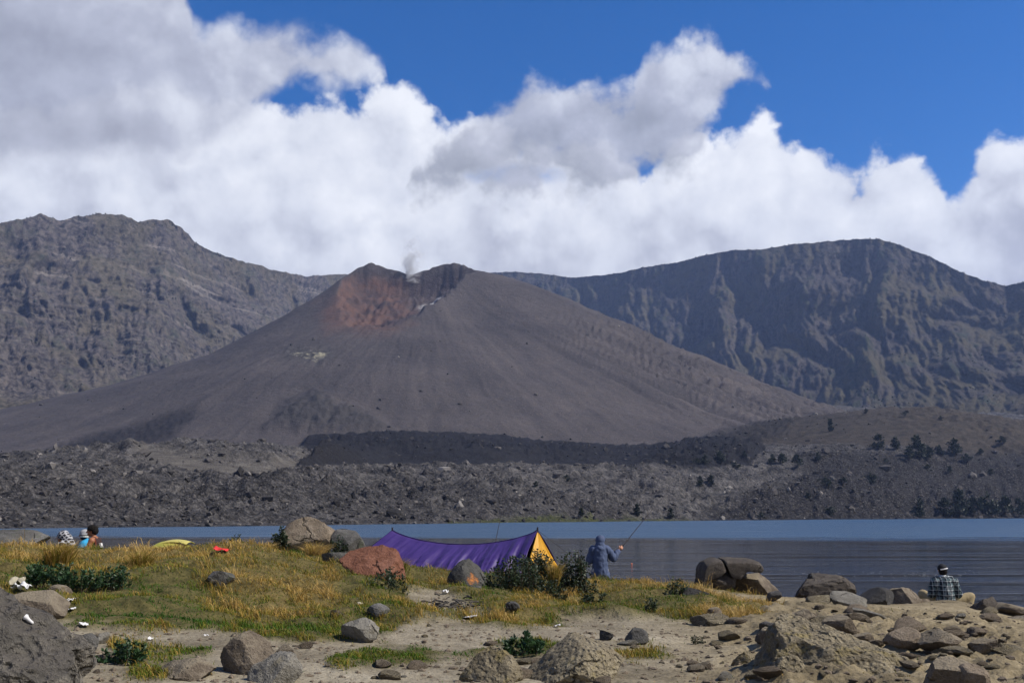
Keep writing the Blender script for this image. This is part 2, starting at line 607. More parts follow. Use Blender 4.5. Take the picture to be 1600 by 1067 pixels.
MOSS = [(700, 815), (760, 811), (820, 808), (860, 805), (920, 808), (1080, 811), (1100, 817), (700, 822)]
moss = sstep(-4, 6, poly_sd(PX, PY, MOSS) + 8 * fbm(x / 9, y / 9, oct=4, seed=45))

field = (1 - is_cone) * (1 - hill_zone * 0.75)
shore_d = sstep(0.0, 2.0, Zs)
amp = np.clip(FAR.Rr / 500, 0.5, 1.5)
w1, v1 = worley(x / 5.5, y / 5.5, 51)
w2, v2 = worley(x / 2.4, y / 2.4, 52)
rub = (0.9 - w1) * (0.3 + v1) * 3.0 + (0.8 - w2) * (0.3 + v2) * 1.4 - 2.0
warp = 20 * fbm(x / 60, y / 60, oct=2, seed=58)
hump = 7.0 * fbm((x + warp) / 70, (y + 2 * warp) / 42, oct=4, seed=53, kind='r') + 3.0 * fbm(x / 15, y / 15, oct=4, seed=54, kind='r') - 1.5
near = sstep(24, 6, Zs) * 0.8 + 0.35 + 0.5 * sstep(-.1, .4, fbm(x / 55, y / 55, oct=3, seed=59))
calm = 1 - 0.8 * ash
Z = Zs + field * shore_d * (rub * amp * calm * 0.95 * near + hump * (1 - 0.88 * ash) * sstep(0, 8, Zs))
Z += flow * (8.5 + 3.0 * fbm(x / 16, y / 16, oct=5, gain=0.6, seed=55) + 0.5 * rub)
Z += block * (3 + 2.5 * fbm(x / 12, y / 12, oct=4, seed=56) + 0.8 * rub)
Z += talus * is_cone * 1.2 * rub
Z += hill_zone * sstep(-0.5, 0.4, hx / 150) * 5.5 * fbm(x / 16, y / 16, oct=5, seed=57, kind='r')
FAR.Z = Z

V = np.stack([x, y, Z], -1).reshape(-1, 3)
F = grid_faces(*x.shape)
attrs = {'crater': crater.ravel(), 'flow': np.clip(flow_col + block * 0.5 + talus * 0.8, 0, 1).ravel(), 'ash': ash.ravel(),
         'dark': np.clip(dark + 0.4 * darkl, 0, 1).ravel(), 'moss': moss.ravel(), 'sulph': rockL.ravel(), 'gully': (gr * is_cone).ravel(),
         'butt': butt.ravel(), 'v1': np.clip(v1, 0, 1).ravel()}


def far_material():
    m, N, b = new_mat('volcanic_ground', 0.95, 0.1, k=0.56)
    co = N.n('ShaderNodeTexCoord').outputs['Object']
    n1 = N.noise(co, 0.012, 5, 0.6)
    n2 = N.noise(co, 0.12, 5, 0.65)
    n3 = N.noise(co, 0.9, 3, 0.7)
    # streaks of scree run down the cone
    geo = N.n('ShaderNodeSeparateXYZ', {0: co})
    ang = N.math('ARCTAN2', N.math('SUBTRACT', geo.outputs[0], float(AX[0])), N.math('SUBTRACT', float(AX[1]), geo.outputs[1]))
    st = N.n('ShaderNodeCombineXYZ', {0: N.math('MULTIPLY', ang, 30.0), 1: N.math('MULTIPLY', geo.outputs[2], 0.006), 2: N.math('MULTIPLY', n2, 0.5)}).outputs[0]
    streak = N.noise(st, 1.0, 6, 0.65)
    col = N.ramp(N.math('ADD', N.math('MULTIPLY', streak, 0.30), N.math('ADD', N.math('MULTIPLY', n1, 0.35), N.math('MULTIPLY', n3, 0.35))),
                 [(0.36, (0.056, 0.050, 0.052)), (0.48, (0.090, 0.079, 0.078)), (0.56, (0.118, 0.102, 0.098)), (0.68, (0.190, 0.160, 0.145))])
    rubc = N.ramp(N.math('ADD', N.math('MULTIPLY', n2, 0.5), N.math('MULTIPLY', n3, 0.5)),
                  [(0.38, (0.020, 0.019, 0.020)), (0.5, (0.092, 0.086, 0.084)), (0.62, (0.22, 0.205, 0.195))])
    n4 = N.noise(co, 0.45, 2, 0.6)
    col = N.mix(N.math('MULTIPLY', N.ss(n4, 0.60, 0.72), 0.45), col, (0.15, 0.13, 0.115))
    col = N.mix(N.math('MULTIPLY', N.ss(n4, 0.40, 0.30), 0.5), col, (0.018, 0.016, 0.017))
    zone = N.attr('zone')
    col = N.mix(zone, col, rubc)
    col = N.mix(N.math('MULTIPLY', N.attr('ash'), 0.8), col, N.ramp(n2, [(0.3, (0.12, 0.107, 0.092)), (0.7, (0.25, 0.225, 0.19))]))
    col = N.mix(N.math('MULTIPLY', N.attr('hillz'), 0.85), col, N.ramp(N.math('ADD', N.math('MULTIPLY', n1, 0.35), N.math('MULTIPLY', n2, 0.65)), [(0.35, (0.046, 0.038, 0.029)), (0.6, (0.090, 0.073, 0.054))]))
    col = N.mix(N.math('MULTIPLY', N.attr('dark'), 0.92), col, N.ramp(n3, [(0.40, (0.008, 0.008, 0.009)), (0.56, (0.034, 0.031, 0.032)), (0.70, (0.20, 0.185, 0.175))]))
    col = N.mix(N.math('MULTIPLY', N.attr('flow'), 0.93), col, N.ramp(n3, [(0.35, (0.008, 0.008, 0.010)), (0.6, (0.022, 0.021, 0.024)), (0.75, (0.07, 0.066, 0.07))]))
    col = N.mix(N.math('MULTIPLY', N.attr('butt'), 0.8), col, (0.035, 0.033, 0.033))
    red = N.ramp(N.math('ADD', N.math('MULTIPLY', N.noise(co, 0.022, 5, 0.65), 0.65), N.math('MULTIPLY', n3, 0.35)),
                 [(0.36, (0.045, 0.037, 0.040)), (0.45, (0.115, 0.078, 0.070)), (0.53, (0.175, 0.098, 0.072)), (0.60, (0.135, 0.088, 0.076)), (0.7, (0.26, 0.215, 0.19))])
    grey = N.ramp(n3, [(0.36, (0.030, 0.026, 0.030)), (0.52, (0.095, 0.074, 0.074)), (0.66, (0.21, 0.17, 0.16))])
    side = N.ss(N.math('ADD', N.math('SUBTRACT', geo.outputs[0], float(c0[0])), N.math('MULTIPLY', N.math('SUBTRACT', n1, 0.5), 160.0)), -12.0, 26.0)
    red0 = red
    red = N.mix(side, red, grey)
    hi = N.ss(N.math('ADD', geo.outputs[2], N.math('MULTIPLY', N.math('SUBTRACT', n2, 0.5), 40.0)), 352.0, 366.0)
    red = N.mix(N.math('MULTIPLY', hi, 0.75), red, (0.022, 0.018, 0.022))
    pp = N.n('ShaderNodeVectorMath', {0: co, 1: tuple(float(q) for q in at(676, 474, 1395))}, operation='DISTANCE').outputs['Value']
    red = N.mix(N.ss(N.math('ADD', pp, N.math('MULTIPLY', n2, 22.0)), 40.0, 22.0), red, (0.30, 0.29, 0.29))
    col = N.mix(N.math('MULTIPLY', N.attr('scree'), 0.85), col, red0)
    col = N.mix(N.attr('crater'), col, red)
    sul = N.ss(N.math('ADD', N.math('ADD', N.math('MULTIPLY', n2, 0.6), N.math('MULTIPLY', n1, 0.4)), N.math('MULTIPLY', N.attr('sulph'), 0.3)), 0.74, 0.88)
    col = N.mix(N.math('MULTIPLY', sul, N.attr('sulph')), col, (0.30, 0.28, 0.19))
    col = N.mix(N.math('MULTIPLY', N.attr('moss'), 0.8), col, N.ramp(n3, [(0.4, (0.05, 0.06, 0.02)), (0.65, (0.14, 0.15, 0.04))]))
    N.set(b, 'Base Color', col)
    bh = N.math('ADD', N.math('MULTIPLY', n2, 1.6), N.math('MULTIPLY', n3, N.lin(zone, 0, 1, 0.25, 0.9)))
    bump = N.n('ShaderNodeBump', {'Strength': 0.9, 'Distance': 1.6, 'Height': bh})
    N.set(b, 'Normal', bump.outputs[0])
    return m


attrs['scree'] = (sstep(-14, 20, poly_sd(pk[0], pk[1], [(495, 480), (530, 448), (620, 480), (650, 505), (600, 522), (510, 520)]) + 16 * fbm(x / 40, y / 40, oct=4, seed=25)) * is_cone).ravel()
attrs['zone'] = np.clip(1 - is_cone + 0.9 * rockL, 0, 1).ravel()
attrs['hillz'] = (hill_zone * (1 - is_cone)).ravel()
M_far = far_material()
fc = V[F].mean(1)
f_cone = is_cone.ravel()[F].mean(1) > 0.5
f_flow = (flow_col + block).ravel()[F].mean(1) > 0.5
f_hill = (hill_zone.ravel()[F].mean(1) > 0.5) & ~f_cone
f_under = V[F][:, :, 2].max(1) < -0.8
f_cone &= ~f_flow
tag(sub_mesh('volcano', V, F, f_cone & ~f_under, M_far, attrs), 'grey brown ash cone with a breached red crater', kind='structure')
tag(sub_mesh('lava_flow', V, F, f_flow & ~f_under, M_far, attrs), 'band of black young lava at the foot of the cone', kind='structure')
tag(sub_mesh('hill', V, F, f_hill & ~f_flow & ~f_under, M_far, attrs), 'low brown rounded hill with scattered trees', kind='structure')
tag(sub_mesh('lava_field', V, F, ~f_cone & ~f_flow & ~f_hill & ~f_under, M_far, attrs), 'grey lava rubble sloping down to the far shore', kind='structure')


# ================================================================== CALDERA WALLS
def build_ridge():
    rg = [(-700, 395), (-400, 350), (-200, 355), (-80, 342), (0, 345), (38, 337), (64, 327), (95, 338), (125, 332), (190, 331), (215, 340), (263, 336), (285, 352), (305, 372), (325, 384), (360, 398), (400, 410), (450, 424), (490, 428), (540, 425), (600, 432), (680, 428), (745, 424), (795, 421), (840, 425), (890, 432), (940, 427), (1000, 416), (1060, 405), (1100, 394), (1140, 386), (1190, 387), (1240, 379), (1300, 374), (1340, 369), (1372, 369), (1400, 376), (1450, 395), (1500, 420), (1540, 436), (1570, 441), (1600, 436), (1700, 415), (1850, 400), (2200, 390)]
    D = np.array([ray(*p) for p in rg])
    ra = np.arctan2(D[:, 0], D[:, 1])
    rt = D[:, 2] / np.hypot(D[:, 0], D[:, 1])

    def pa(px, py=430):
        d = ray(px, py)
        return math.atan2(d[0], d[1])
    na, ns = 870, 222
    az = np.linspace(R(-34), R(34), na)
    rid_r = np.interp(az, [pa(q) for q in (-600, 0, 265, 450, 600, 760, 850, 950, 1100, 1370, 1600, 2100)], [1900, 2250, 2500, 2950, 3400, 3550, 3500, 3250, 3000, 2700, 2500, 2150])
    ker = np.hanning(61)
    ker /= ker.sum()
    rid_r = np.convolve(np.pad(rid_r, 30, 'edge'), ker, 'valid')
    tanr = np.interp(az, ra, rt)
    foot_r = rid_r - np.interp(az, [pa(q) for q in (-600, 265, 600, 850, 1370, 2000)], [850, 900, 900, 900, 1000, 900])
    foot_z = np.interp(az, [pa(q) for q in (-600, 0, 600, 1100, 1600)], [95, 105, 120, 130, 125])
    s = np.concatenate([np.linspace(0, 1, ns) ** 0.9, [1.04, 1.15, 1.4]])
    S, A = np.meshgrid(s, az, indexing='ij')
    RR, RZ = np.broadcast_to(rid_r, S.shape), np.broadcast_to(CAMZ + rid_r * tanr, S.shape)
    FR, FZ = np.broadcast_to(foot_r, S.shape), np.broadcast_to(foot_z, S.shape)
    sc_ = np.clip(S, 0, 1)
    leftw = sstep(pa(620), pa(420), A)
    prof = (0.62 * sc_ ** 1.35 + 0.38 * sc_) * (1 - leftw) + leftw * (0.45 * sc_ ** 1.6 + 0.55 * sc_)
    z = FZ + (RZ - FZ) * prof
    r = FR + (RR - FR) * S
    z = np.where(S > 1, RZ - (S - 1) * 500, z)
    # erosion: gullies running down the face, spurs between them, ledges
    arc = A * 2600
    wv = 0.8 * fbm(arc / 420, sc_ * 2.2, oct=3, seed=61)
    g1 = fbm(arc / 330 + wv + sc_ * (0.25 - 0.5 * leftw), sc_ * 1.1, oct=3, gain=0.45, seed=62, kind='r')
    g2 = fbm(arc / 120 + 1.2 * wv, sc_ * 1.7, oct=4, gain=0.6, seed=63, kind='r')
    g3 = fbm(arc / 30 + wv, sc_ * 7, oct=4, gain=0.6, seed=64, kind='r')
    env = np.sin(np.pi * np.clip(sc_ * 0.93 + 0.04, 0, 1)) ** 0.7
    g4 = fbm(arc / 13, z / 11, oct=3, gain=0.6, seed=67)
    off = (g1 * 120 * (0.8 + 0.5 * sc_) * (1 + 0.15 * leftw) + g2 * 70 * (1 - 0.4 * leftw)) * env + (g3 * 24 * (1 - 0.2 * leftw) + g4 * 5) * (0.25 + env)
    led = fbm(arc / 520, z / 30, oct=5, gain=0.62, seed=65)
    off += led * 24 * env * (0.35 + 0.6 * leftw)
    r = r + np.where(S > 1, 0, off)
    edge = fbm(arc / 26, arc * 0 + 2.5, oct=5, gain=0.6, seed=66) * 5
    z = z + edge * sstep(0.85, 1.0, S) * (S <= 1.01) * (0.6 + 1.0 * leftw)
    Vv = np.stack([r * np.sin(A), r * np.cos(A), z], -1)
    foot = sstep(0.30, 0.02, sc_)
    at_ = {'led': led.ravel(), 'gul': g2.ravel(), 'spur': g1.ravel(), 'leftw': leftw.ravel(), 'sfrac': sc_.ravel(), 'foot': foot.ravel()}
    m, N, b = new_mat('caldera_rock', 0.95, 0.05, k=0.72)
    co = N.n('ShaderNodeTexCoord').outputs['Object']
    n1 = N.noise(co, 0.006, 6, 0.62)
    lw = N.attr('leftw')
    cs = N.n('ShaderNodeSeparateXYZ', {0: co})
    ca = N.n('ShaderNodeCombineXYZ', {0: cs.outputs[0], 1: N.math('MULTIPLY', cs.outputs[1], 0.5), 2: N.math('MULTIPLY', cs.outputs[2], N.lin(lw, 0, 1, 0.38, 0.8))}).outputs[0]
    n2 = N.noise(ca, 0.030, 7, 0.70)
    n3 = N.noise(ca, 0.10, 6, 0.78)
    rock = N.ramp(N.math('ADD', N.math('MULTIPLY', n2, 0.45), N.math('MULTIPLY', n3, 0.55)), [(0.37, (0.018, 0.017, 0.019)), (0.48, (0.070, 0.062, 0.060)), (0.57, (0.140, 0.121, 0.110)), (0.66, (0.31, 0.28, 0.255))])
    # pale lava benches on the left wall
    bench = N.math('MULTIPLY', N.ss(N.math('ADD', N.attr('led'), N.math('MULTIPLY', n3, 0.5)), 0.42, 0.62), N.attr('leftw'))
    rock = N.mix(N.math('MULTIPLY', bench, 0.8), rock, (0.26, 0.235, 0.21))
    grassf = N.ss(N.math('ADD', N.math('ADD', n1, N.math('MULTIPLY', n3, 0.35)), N.math('MULTIPLY', N.attr('foot'), 0.16)), 0.62, 0.78)
    col = N.mix(N.math('MULTIPLY', grassf, 0.8), rock, N.mix(n2, (0.050, 0.044, 0.026), (0.105, 0.090, 0.050)))
    veg = N.ss(N.math('SUBTRACT', N.math('ADD', n2, N.math('MULTIPLY', n3, 0.55)), N.math('MULTIPLY', N.attr('gul'), 0.12)), 0.77, 0.86)
    col = N.mix(N.math('MULTIPLY', veg, 0.8), col, N.mix(n3, (0.014, 0.020, 0.013), (0.040, 0.052, 0.028)))
    col = N.mix(N.math('MULTIPLY', N.math('MULTIPLY', N.attr('leftw'), N.ss(n3, 0.42, 0.6)), 0.30), col, (0.24, 0.205, 0.18))
    sp = N.noise(co, 0.055, 5, 0.7)
    col = N.mix(N.math('MULTIPLY', N.ss(sp, 0.58, 0.66), 0.75), col, (0.016, 0.020, 0.016))
    N.set(b, 'Base Color', col)
    bump = N.n('ShaderNodeBump', {'Strength': 0.9, 'Distance': 12.0, 'Height': N.math('ADD', N.math('MULTIPLY', n2, 0.7), n3)})
    N.set(b, 'Normal', bump.outputs[0])
    o = mesh_obj('mountain', Vv.reshape(-1, 3), grid_faces(*S.shape)[:, ::-1], m, attrs=at_)
    tag(o, 'steep eroded caldera wall ringing the volcano', kind='structure')
    return Vv[:ns]


RIDGE = build_ridge()


# ================================================================== LAKE
def build_lake():
    m, N, b = new_mat('lake_water', 0.06, 0.5)
    co = N.n('ShaderNodeTexCoord').outputs['Object']
    sp = N.n('ShaderNodeSeparateXYZ', {0: co})
    wob = N.math('MULTIPLY', N.math('SUBTRACT', N.noise(N.n('ShaderNodeMapping', {'Vector': co, 'Scale': (0.35, 1.0, 1.0)}).outputs[0], 0.05, 5, 0.65), 0.5), 60.0)
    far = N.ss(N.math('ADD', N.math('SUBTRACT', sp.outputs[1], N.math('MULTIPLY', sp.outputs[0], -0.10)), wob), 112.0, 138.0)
    flat = N.n('ShaderNodeMapping', {'Vector': co, 'Scale': (0.16, 1.0, 1.0)}).outputs[0]
    w1 = N.noise(flat, 0.8, 4, 0.55, 0.4)
    w2 = N.noise(flat, 5.5, 3, 0.6, 0.3)
    w3 = N.noise(flat, 0.25, 2, 0.5)
    h = N.math('ADD', N.math('MULTIPLY', w1, 0.8), N.math('MULTIPLY', w2, 0.25))
    h = N.math('MULTIPLY', h, N.lin(w3, 0.32, 0.68, 0.1, 2.2))
    bump = N.n('ShaderNodeBump', {'Strength': N.lin(far, 0, 1, 0.38, 1.0), 'Distance': N.lin(far, 0, 1, 0.35, 0.8), 'Height': h})
    N.set(b, 'Normal', bump.outputs[0])
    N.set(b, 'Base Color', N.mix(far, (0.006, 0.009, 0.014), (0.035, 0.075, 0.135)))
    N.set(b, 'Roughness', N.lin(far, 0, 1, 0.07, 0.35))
    b.inputs['IOR'].default_value = 1.333
    ys = np.concatenate([np.linspace(14, 60, 24), np.geomspace(64, 1100, 40)])
    xs = np.linspace(-1, 1, 41)
    Yg, Xg = np.meshgrid(ys, xs, indexing='ij')
    Xg = Xg * (40 + Yg * 0.95)
    Vv = np.stack([Xg, Yg, np.zeros_like(Xg)], -1).reshape(-1, 3)
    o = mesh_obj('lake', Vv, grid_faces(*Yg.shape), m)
    tag(o, 'still crater lake, dark near the bank and wind ruffled blue beyond', kind='structure')


build_lake()


# ================================================================== FOREGROUND GROUND
FG = Field(R(-42), R(42), 500, 2.2, 36, 345)
fctrl = [np.array(q, float) for q in [(-3, 1.5, 1.35), (0, 2.2, 1.35), (3, 1.5, 1.35), (-4, 4, 1.4), (0, 4.5, 1.4), (4, 4, 1.3), (-9, 5, 1.7), (9, 5, 1.0)]]
for px, py, r in [
    (-300, 1067, 8.6), (0, 1067, 8.6), (300, 1067, 8.8), (600, 1067, 9), (900, 1067, 9), (1200, 1067, 9.2), (1500, 1067, 9.6), (1800, 1067, 10),
    (-300, 1000, 11), (0, 1000, 11.2), (200, 1000, 11.4), (450, 1002, 11.4), (700, 1000, 11.6), (950, 990, 12.8), (1200, 1005, 12.5), (1400, 1008, 12.8), (1600, 1015, 13.2),
    (-300, 930, 14), (0, 940, 13.6), (200, 950, 13.4), (450, 960, 13.4), (650, 970, 13.4), (800, 968, 14), (950, 960, 15), (1100, 962, 15.2), (1250, 968, 16), (1400, 978, 16.2), (1600, 988, 16.8),
    (-300, 880, 16.5), (0, 892, 16.2), (150, 905, 15.6), (300, 910, 15.4), (450, 915, 15.6), (600, 935, 15.4), (680, 942, 15.6), (760, 935, 16), (900, 940, 17), (1050, 935, 17.6), (1180, 945, 18.4), (1300, 952, 19.2), (1420, 958, 20), (1600, 975, 20.5),
    (-300, 850, 19), (0, 858, 18.6), (100, 866, 18.4), (250, 862, 18.8), (380, 856, 19.2), (470, 864, 19.2), (560, 880, 18.6), (650, 893, 18.8), (750, 902, 18.6), (860, 908, 19), (950, 909, 20), (1050, 912, 20.4), (1150, 926, 21), (1230, 934, 21.6), (1320, 943, 22.4), (1400, 950, 23), (1478, 947, 24.5), (1560, 962, 23.5), (1640, 975, 23)]:
    fctrl.append(at(px, py, r))
for px, r, z in [(-300, 24, 1.75), (0, 23.5, 1.72), (110, 24, 1.74), (160, 24, 1.74), (300, 24, 1.6), (420, 23, 1.7), (-300, 30, 0.3), (0, 30, .4), (200, 31, 0.3), (400, 30, 0.2), (0, 34, -0.6), (-300, 34, -0.6), (300, 34, -0.6),
                 (600, 21.6, 1.66), (700, 21.5, 1.62), (820, 21, 1.55), (860, 23, 1.1), (700, 24.5, 1.1), (600, 26, 0.7), (700, 28.5, -0.3), (938, 22.6, 0.95), (938, 24, 0.78), (1000, 23.6, 0.8), (938, 26.5, -0.15), (1050, 24.5, 0.3), (1050, 26.5, -0.4), (1150, 23.4, 0.9), (1160, 25.2, -0.2), (1260, 24.0, 0.45), (1270, 25.5, -0.25),
                 (1350, 25.2, 0.1), (1420, 25.4, 0.25), (1478, 26.6, -0.2), (1560, 25.5, -0.1), (1640, 24.6, -0.1), (1800, 24, -0.1), (1800, 17, 0.8), (1800, 28, -0.8), (1478, 31, -0.9), (1250, 31, -0.9), (938, 31, -0.9), (600, 33, -0.9)]:
    p = at(px, 850, r)
    p[2] = z
    fctrl.append(p)
fx, fy = FG.X, FG.Y
fz0 = polar_tps(fctrl, lam=4e-4)(fx, fy)
FG.Z = fz0
fpx, fpy = project(np.stack([fx, fy, fz0], -1))
fn1 = fbm(fx / 1.3, fy / 1.3, oct=5, seed=71)
fn2 = fbm(fx / 0.45, fy / 0.45, oct=4, seed=72)
GRASS = [[(-400, 845), (300, 840), (430, 850), (560, 862), (640, 870), (760, 885), (900, 893), (1010, 897), (1060, 906), (1120, 925), (1185, 945), (1160, 966), (1090, 974), (1000, 968), (930, 966), (870, 972), (790, 984), (745, 975), (690, 968), (640, 975), (600, 990), (560, 1000), (470, 1004), (400, 1000), (330, 985), (240, 985), (150, 980), (100, 975), (40, 950), (-400, 960)],
         [(540, 1018), (600, 1006), (720, 1004), (840, 1003), (870, 1012), (820, 1030), (720, 1032), (600, 1042), (520, 1036)],
         [(170, 1062), (230, 1042), (300, 1036), (330, 1050), (240, 1067)], [(960, 1010), (1010, 1006), (1060, 1018), (1060, 1032), (1000, 1032), (960, 1024)],
         [(170, 1000), (260, 1000), (320, 1020), (260, 1028), (180, 1025)], [(1090, 930), (1180, 940), (1225, 952), (1180, 966), (1090, 966)]]
BARE = [[(640, 930), (690, 922), (755, 945), (700, 958), (650, 950)]]
gsd = np.max([poly_sd(fpx, fpy, q) for q in GRASS], axis=0)
for q in BARE:
    gsd = np.minimum(gsd, -poly_sd(fpx, fpy, q))
gmask = sstep(-7, 9, gsd + 26 * fn1 + 12 * fn2)
gfresh = np.max([sstep(-8, 8, poly_sd(fpx, fpy, q) + 14 * fn1) for q in
                 [GRASS[1], GRASS[2], [(60, 985), (110, 960), (260, 945), (330, 968), (300, 985), (150, 990)], [(100, 925), (300, 915), (330, 930), (160, 940)], [(900, 935), (1080, 935), (1100, 965), (930, 962)], [(380, 935), (450, 930), (470, 945), (400, 950)]]], axis=0)
straw = np.max([sstep(-20, 20, poly_sd(fpx, fpy, q) + 22 * fn1) for q in
                [[(380, 880), (520, 885), (540, 960), (420, 955), (330, 900)], [(-50, 850), (440, 848), (440, 880), (-50, 895)], [(880, 905), (1100, 908), (1100, 930), (900, 930)], [(800, 945), (860, 940), (870, 970), (800, 975)], [(1090, 925), (1240, 945), (1200, 968), (1100, 968)]]], axis=0)
rough_r = sstep(1080, 1250, fpx) * (1 - gmask)
fz = fz0 + 0.05 * fn1 * sstep(4, 9, FG.Rr) + 0.012 * fn2 + gmask * (0.10 * np.abs(fn1) + 0.30 * fbm(fx / 2.0, fy / 1.0, oct=3, seed=75) * sstep(11, 14, FG.Rr) * sstep(21, 18, FG.Rr))
fz += rough_r * sstep(22, 17, FG.Rr) * (0.24 * fbm(fx / 1.1, fy / 0.55, oct=5, seed=73, kind='r') + 0.02 * fbm(fx / .16, fy / .16, oct=3, seed=74))
FG.Z = fz


def ground_material():
    m, N, b = new_mat('dry_earth', 0.95, 0.1, k=1.0)
    co = N.n('ShaderNodeTexCoord').outputs['Object']
    n1 = N.noise(co, 0.7, 5, 0.6)
    n2 = N.noise(co, 5.0, 5, 0.65)
    n3 = N.noise(co, 28.0, 3, 0.7)
    mixn = N.math('ADD', N.math('MULTIPLY', n1, 0.45), N.math('ADD', N.math('MULTIPLY', n2, 0.3), N.math('MULTIPLY', n3, 0.25)))
    dirt = N.ramp(mixn, [(0.34, (0.080, 0.066, 0.045)), (0.46, (0.155, 0.131, 0.092)), (0.56, (0.225, 0.195, 0.142)), (0.68, (0.34, 0.305, 0.235))])
    slope = N.ramp(mixn, [(0.34, (0.060, 0.048, 0.030)), (0.46, (0.145, 0.116, 0.070)), (0.56, (0.215, 0.175, 0.108)), (0.68, (0.32, 0.27, 0.18))])
    dirt = N.mix(N.attr('slope'), dirt, slope)
    sod = N.ramp(n2, [(0.35, (0.038, 0.036, 0.013)), (0.6, (0.095, 0.080, 0.030))])
    sod = N.mix(N.math('MULTIPLY', N.attr('straw'), 0.6), sod, N.ramp(n2, [(0.35, (0.085, 0.060, 0.022)), (0.65, (0.19, 0.14, 0.055))]))
    col = N.mix(N.attr('grass'), dirt, sod)
    # wet dark margin at the water line
    z = N.n('ShaderNodeSeparateXYZ', {0: co}).outputs[2]
    wet = N.ss(N.math('ADD', z, N.math('MULTIPLY', N.math('SUBTRACT', n2, 0.5), 0.1)), 0.10, 0.02)
    col = N.mix(N.math('MULTIPLY', wet, 0.7), col, (0.03, 0.026, 0.02))
    N.set(b, 'Base Color', col)
    vor = N.n('ShaderNodeTexVoronoi', {'Vector': co, 'Scale': 16.0}, feature='F1').outputs['Distance']
    bh = N.math('ADD', N.math('MULTIPLY', n2, 1.0), N.math('ADD', N.math('MULTIPLY', n3, 0.35), N.math('MULTIPLY', vor, -0.3)))
    N.set(b, 'Normal', N.n('ShaderNodeBump', {'Strength': 0.8, 'Distance': 0.05, 'Height': bh}).outputs[0])
    return m


keep = (FG.Z.ravel()[grid_faces(*fx.shape)].max(1) > -0.7)
go = sub_mesh('ground', np.stack([fx, fy, fz], -1).reshape(-1, 3), grid_faces(*fx.shape)[:, ::-1], keep, ground_material(),
              {'grass': gmask.ravel(), 'straw': straw.ravel(), 'slope': sstep(950, 1200, fpx).ravel()})
tag(go, 'dry grass bank and bare earth beside the lake', kind='structure')


# ------------------------------------------------------------------ grass
def grass_mat():
    m, N, b = new_mat('grass_blade', 0.75, 0.15, k=1.0)
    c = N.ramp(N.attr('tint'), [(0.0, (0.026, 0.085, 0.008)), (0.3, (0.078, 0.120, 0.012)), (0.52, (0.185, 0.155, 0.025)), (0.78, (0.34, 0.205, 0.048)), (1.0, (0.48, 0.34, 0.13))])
    N.set(b, 'Base Color', c)
    tr = N.n('ShaderNodeBsdfTranslucent', {'Color': c})
    mx = N.n('ShaderNodeMixShader', {0: 0.25, 1: b.outputs[0], 2: tr.outputs[0]})
    out = [n for n in m.node_tree.nodes if n.type == 'OUTPUT_MATERIAL'][0]
    m.node_tree.links.new(mx.outputs[0], out.inputs[0])
    return m


M_grass = grass_mat()


def blades(name, P, H, W, lean, tint, rs, wind=(0.25, 0.0), parent=None):
    """P base points (n,3); each blade a bent strip of three triangles"""
    n = len(P)
    a = rs.uniform(0, 2 * np.pi, n)
    side = np.stack([np.cos(a), np.sin(a), np.zeros(n)], 1)
    b = rs.uniform(0, 2 * np.pi, n)
    L = lean * rs.uniform(0.3, 1.0, n)
    out = np.stack([np.cos(b) * L + wind[0], np.sin(b) * L + wind[1], np.zeros(n)], 1)
    up = np.array([0, 0, 1.0])
    mid = P + (up * 0.6 + out * 0.35) * H[:, None]
    tip = P + (up * (1.0 - 0.35 * L[:, None]) + out * 1.0) * H[:, None]
    w = W[:, None] * 0.5
    V = np.stack([P - side * w, P + side * w, mid - side * w * 0.75, mid + side * w * 0.75, tip], 1).reshape(-1, 3)
    k = np.arange(n)[:, None] * 5
    Fc = np.concatenate([k + np.array([[0, 1, 3]]), k + np.array([[0, 3, 2]]), k + np.array([[2, 3, 4]])], 0)
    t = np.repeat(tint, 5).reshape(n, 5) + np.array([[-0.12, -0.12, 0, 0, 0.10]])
    return mesh_obj(name, V, Fc, M_grass, parent, smooth=False, attrs={'tint': np.clip(t, 0, 1).ravel()})


def field_at(Zf, x, y):
    return FG.h(x, y, Zf)


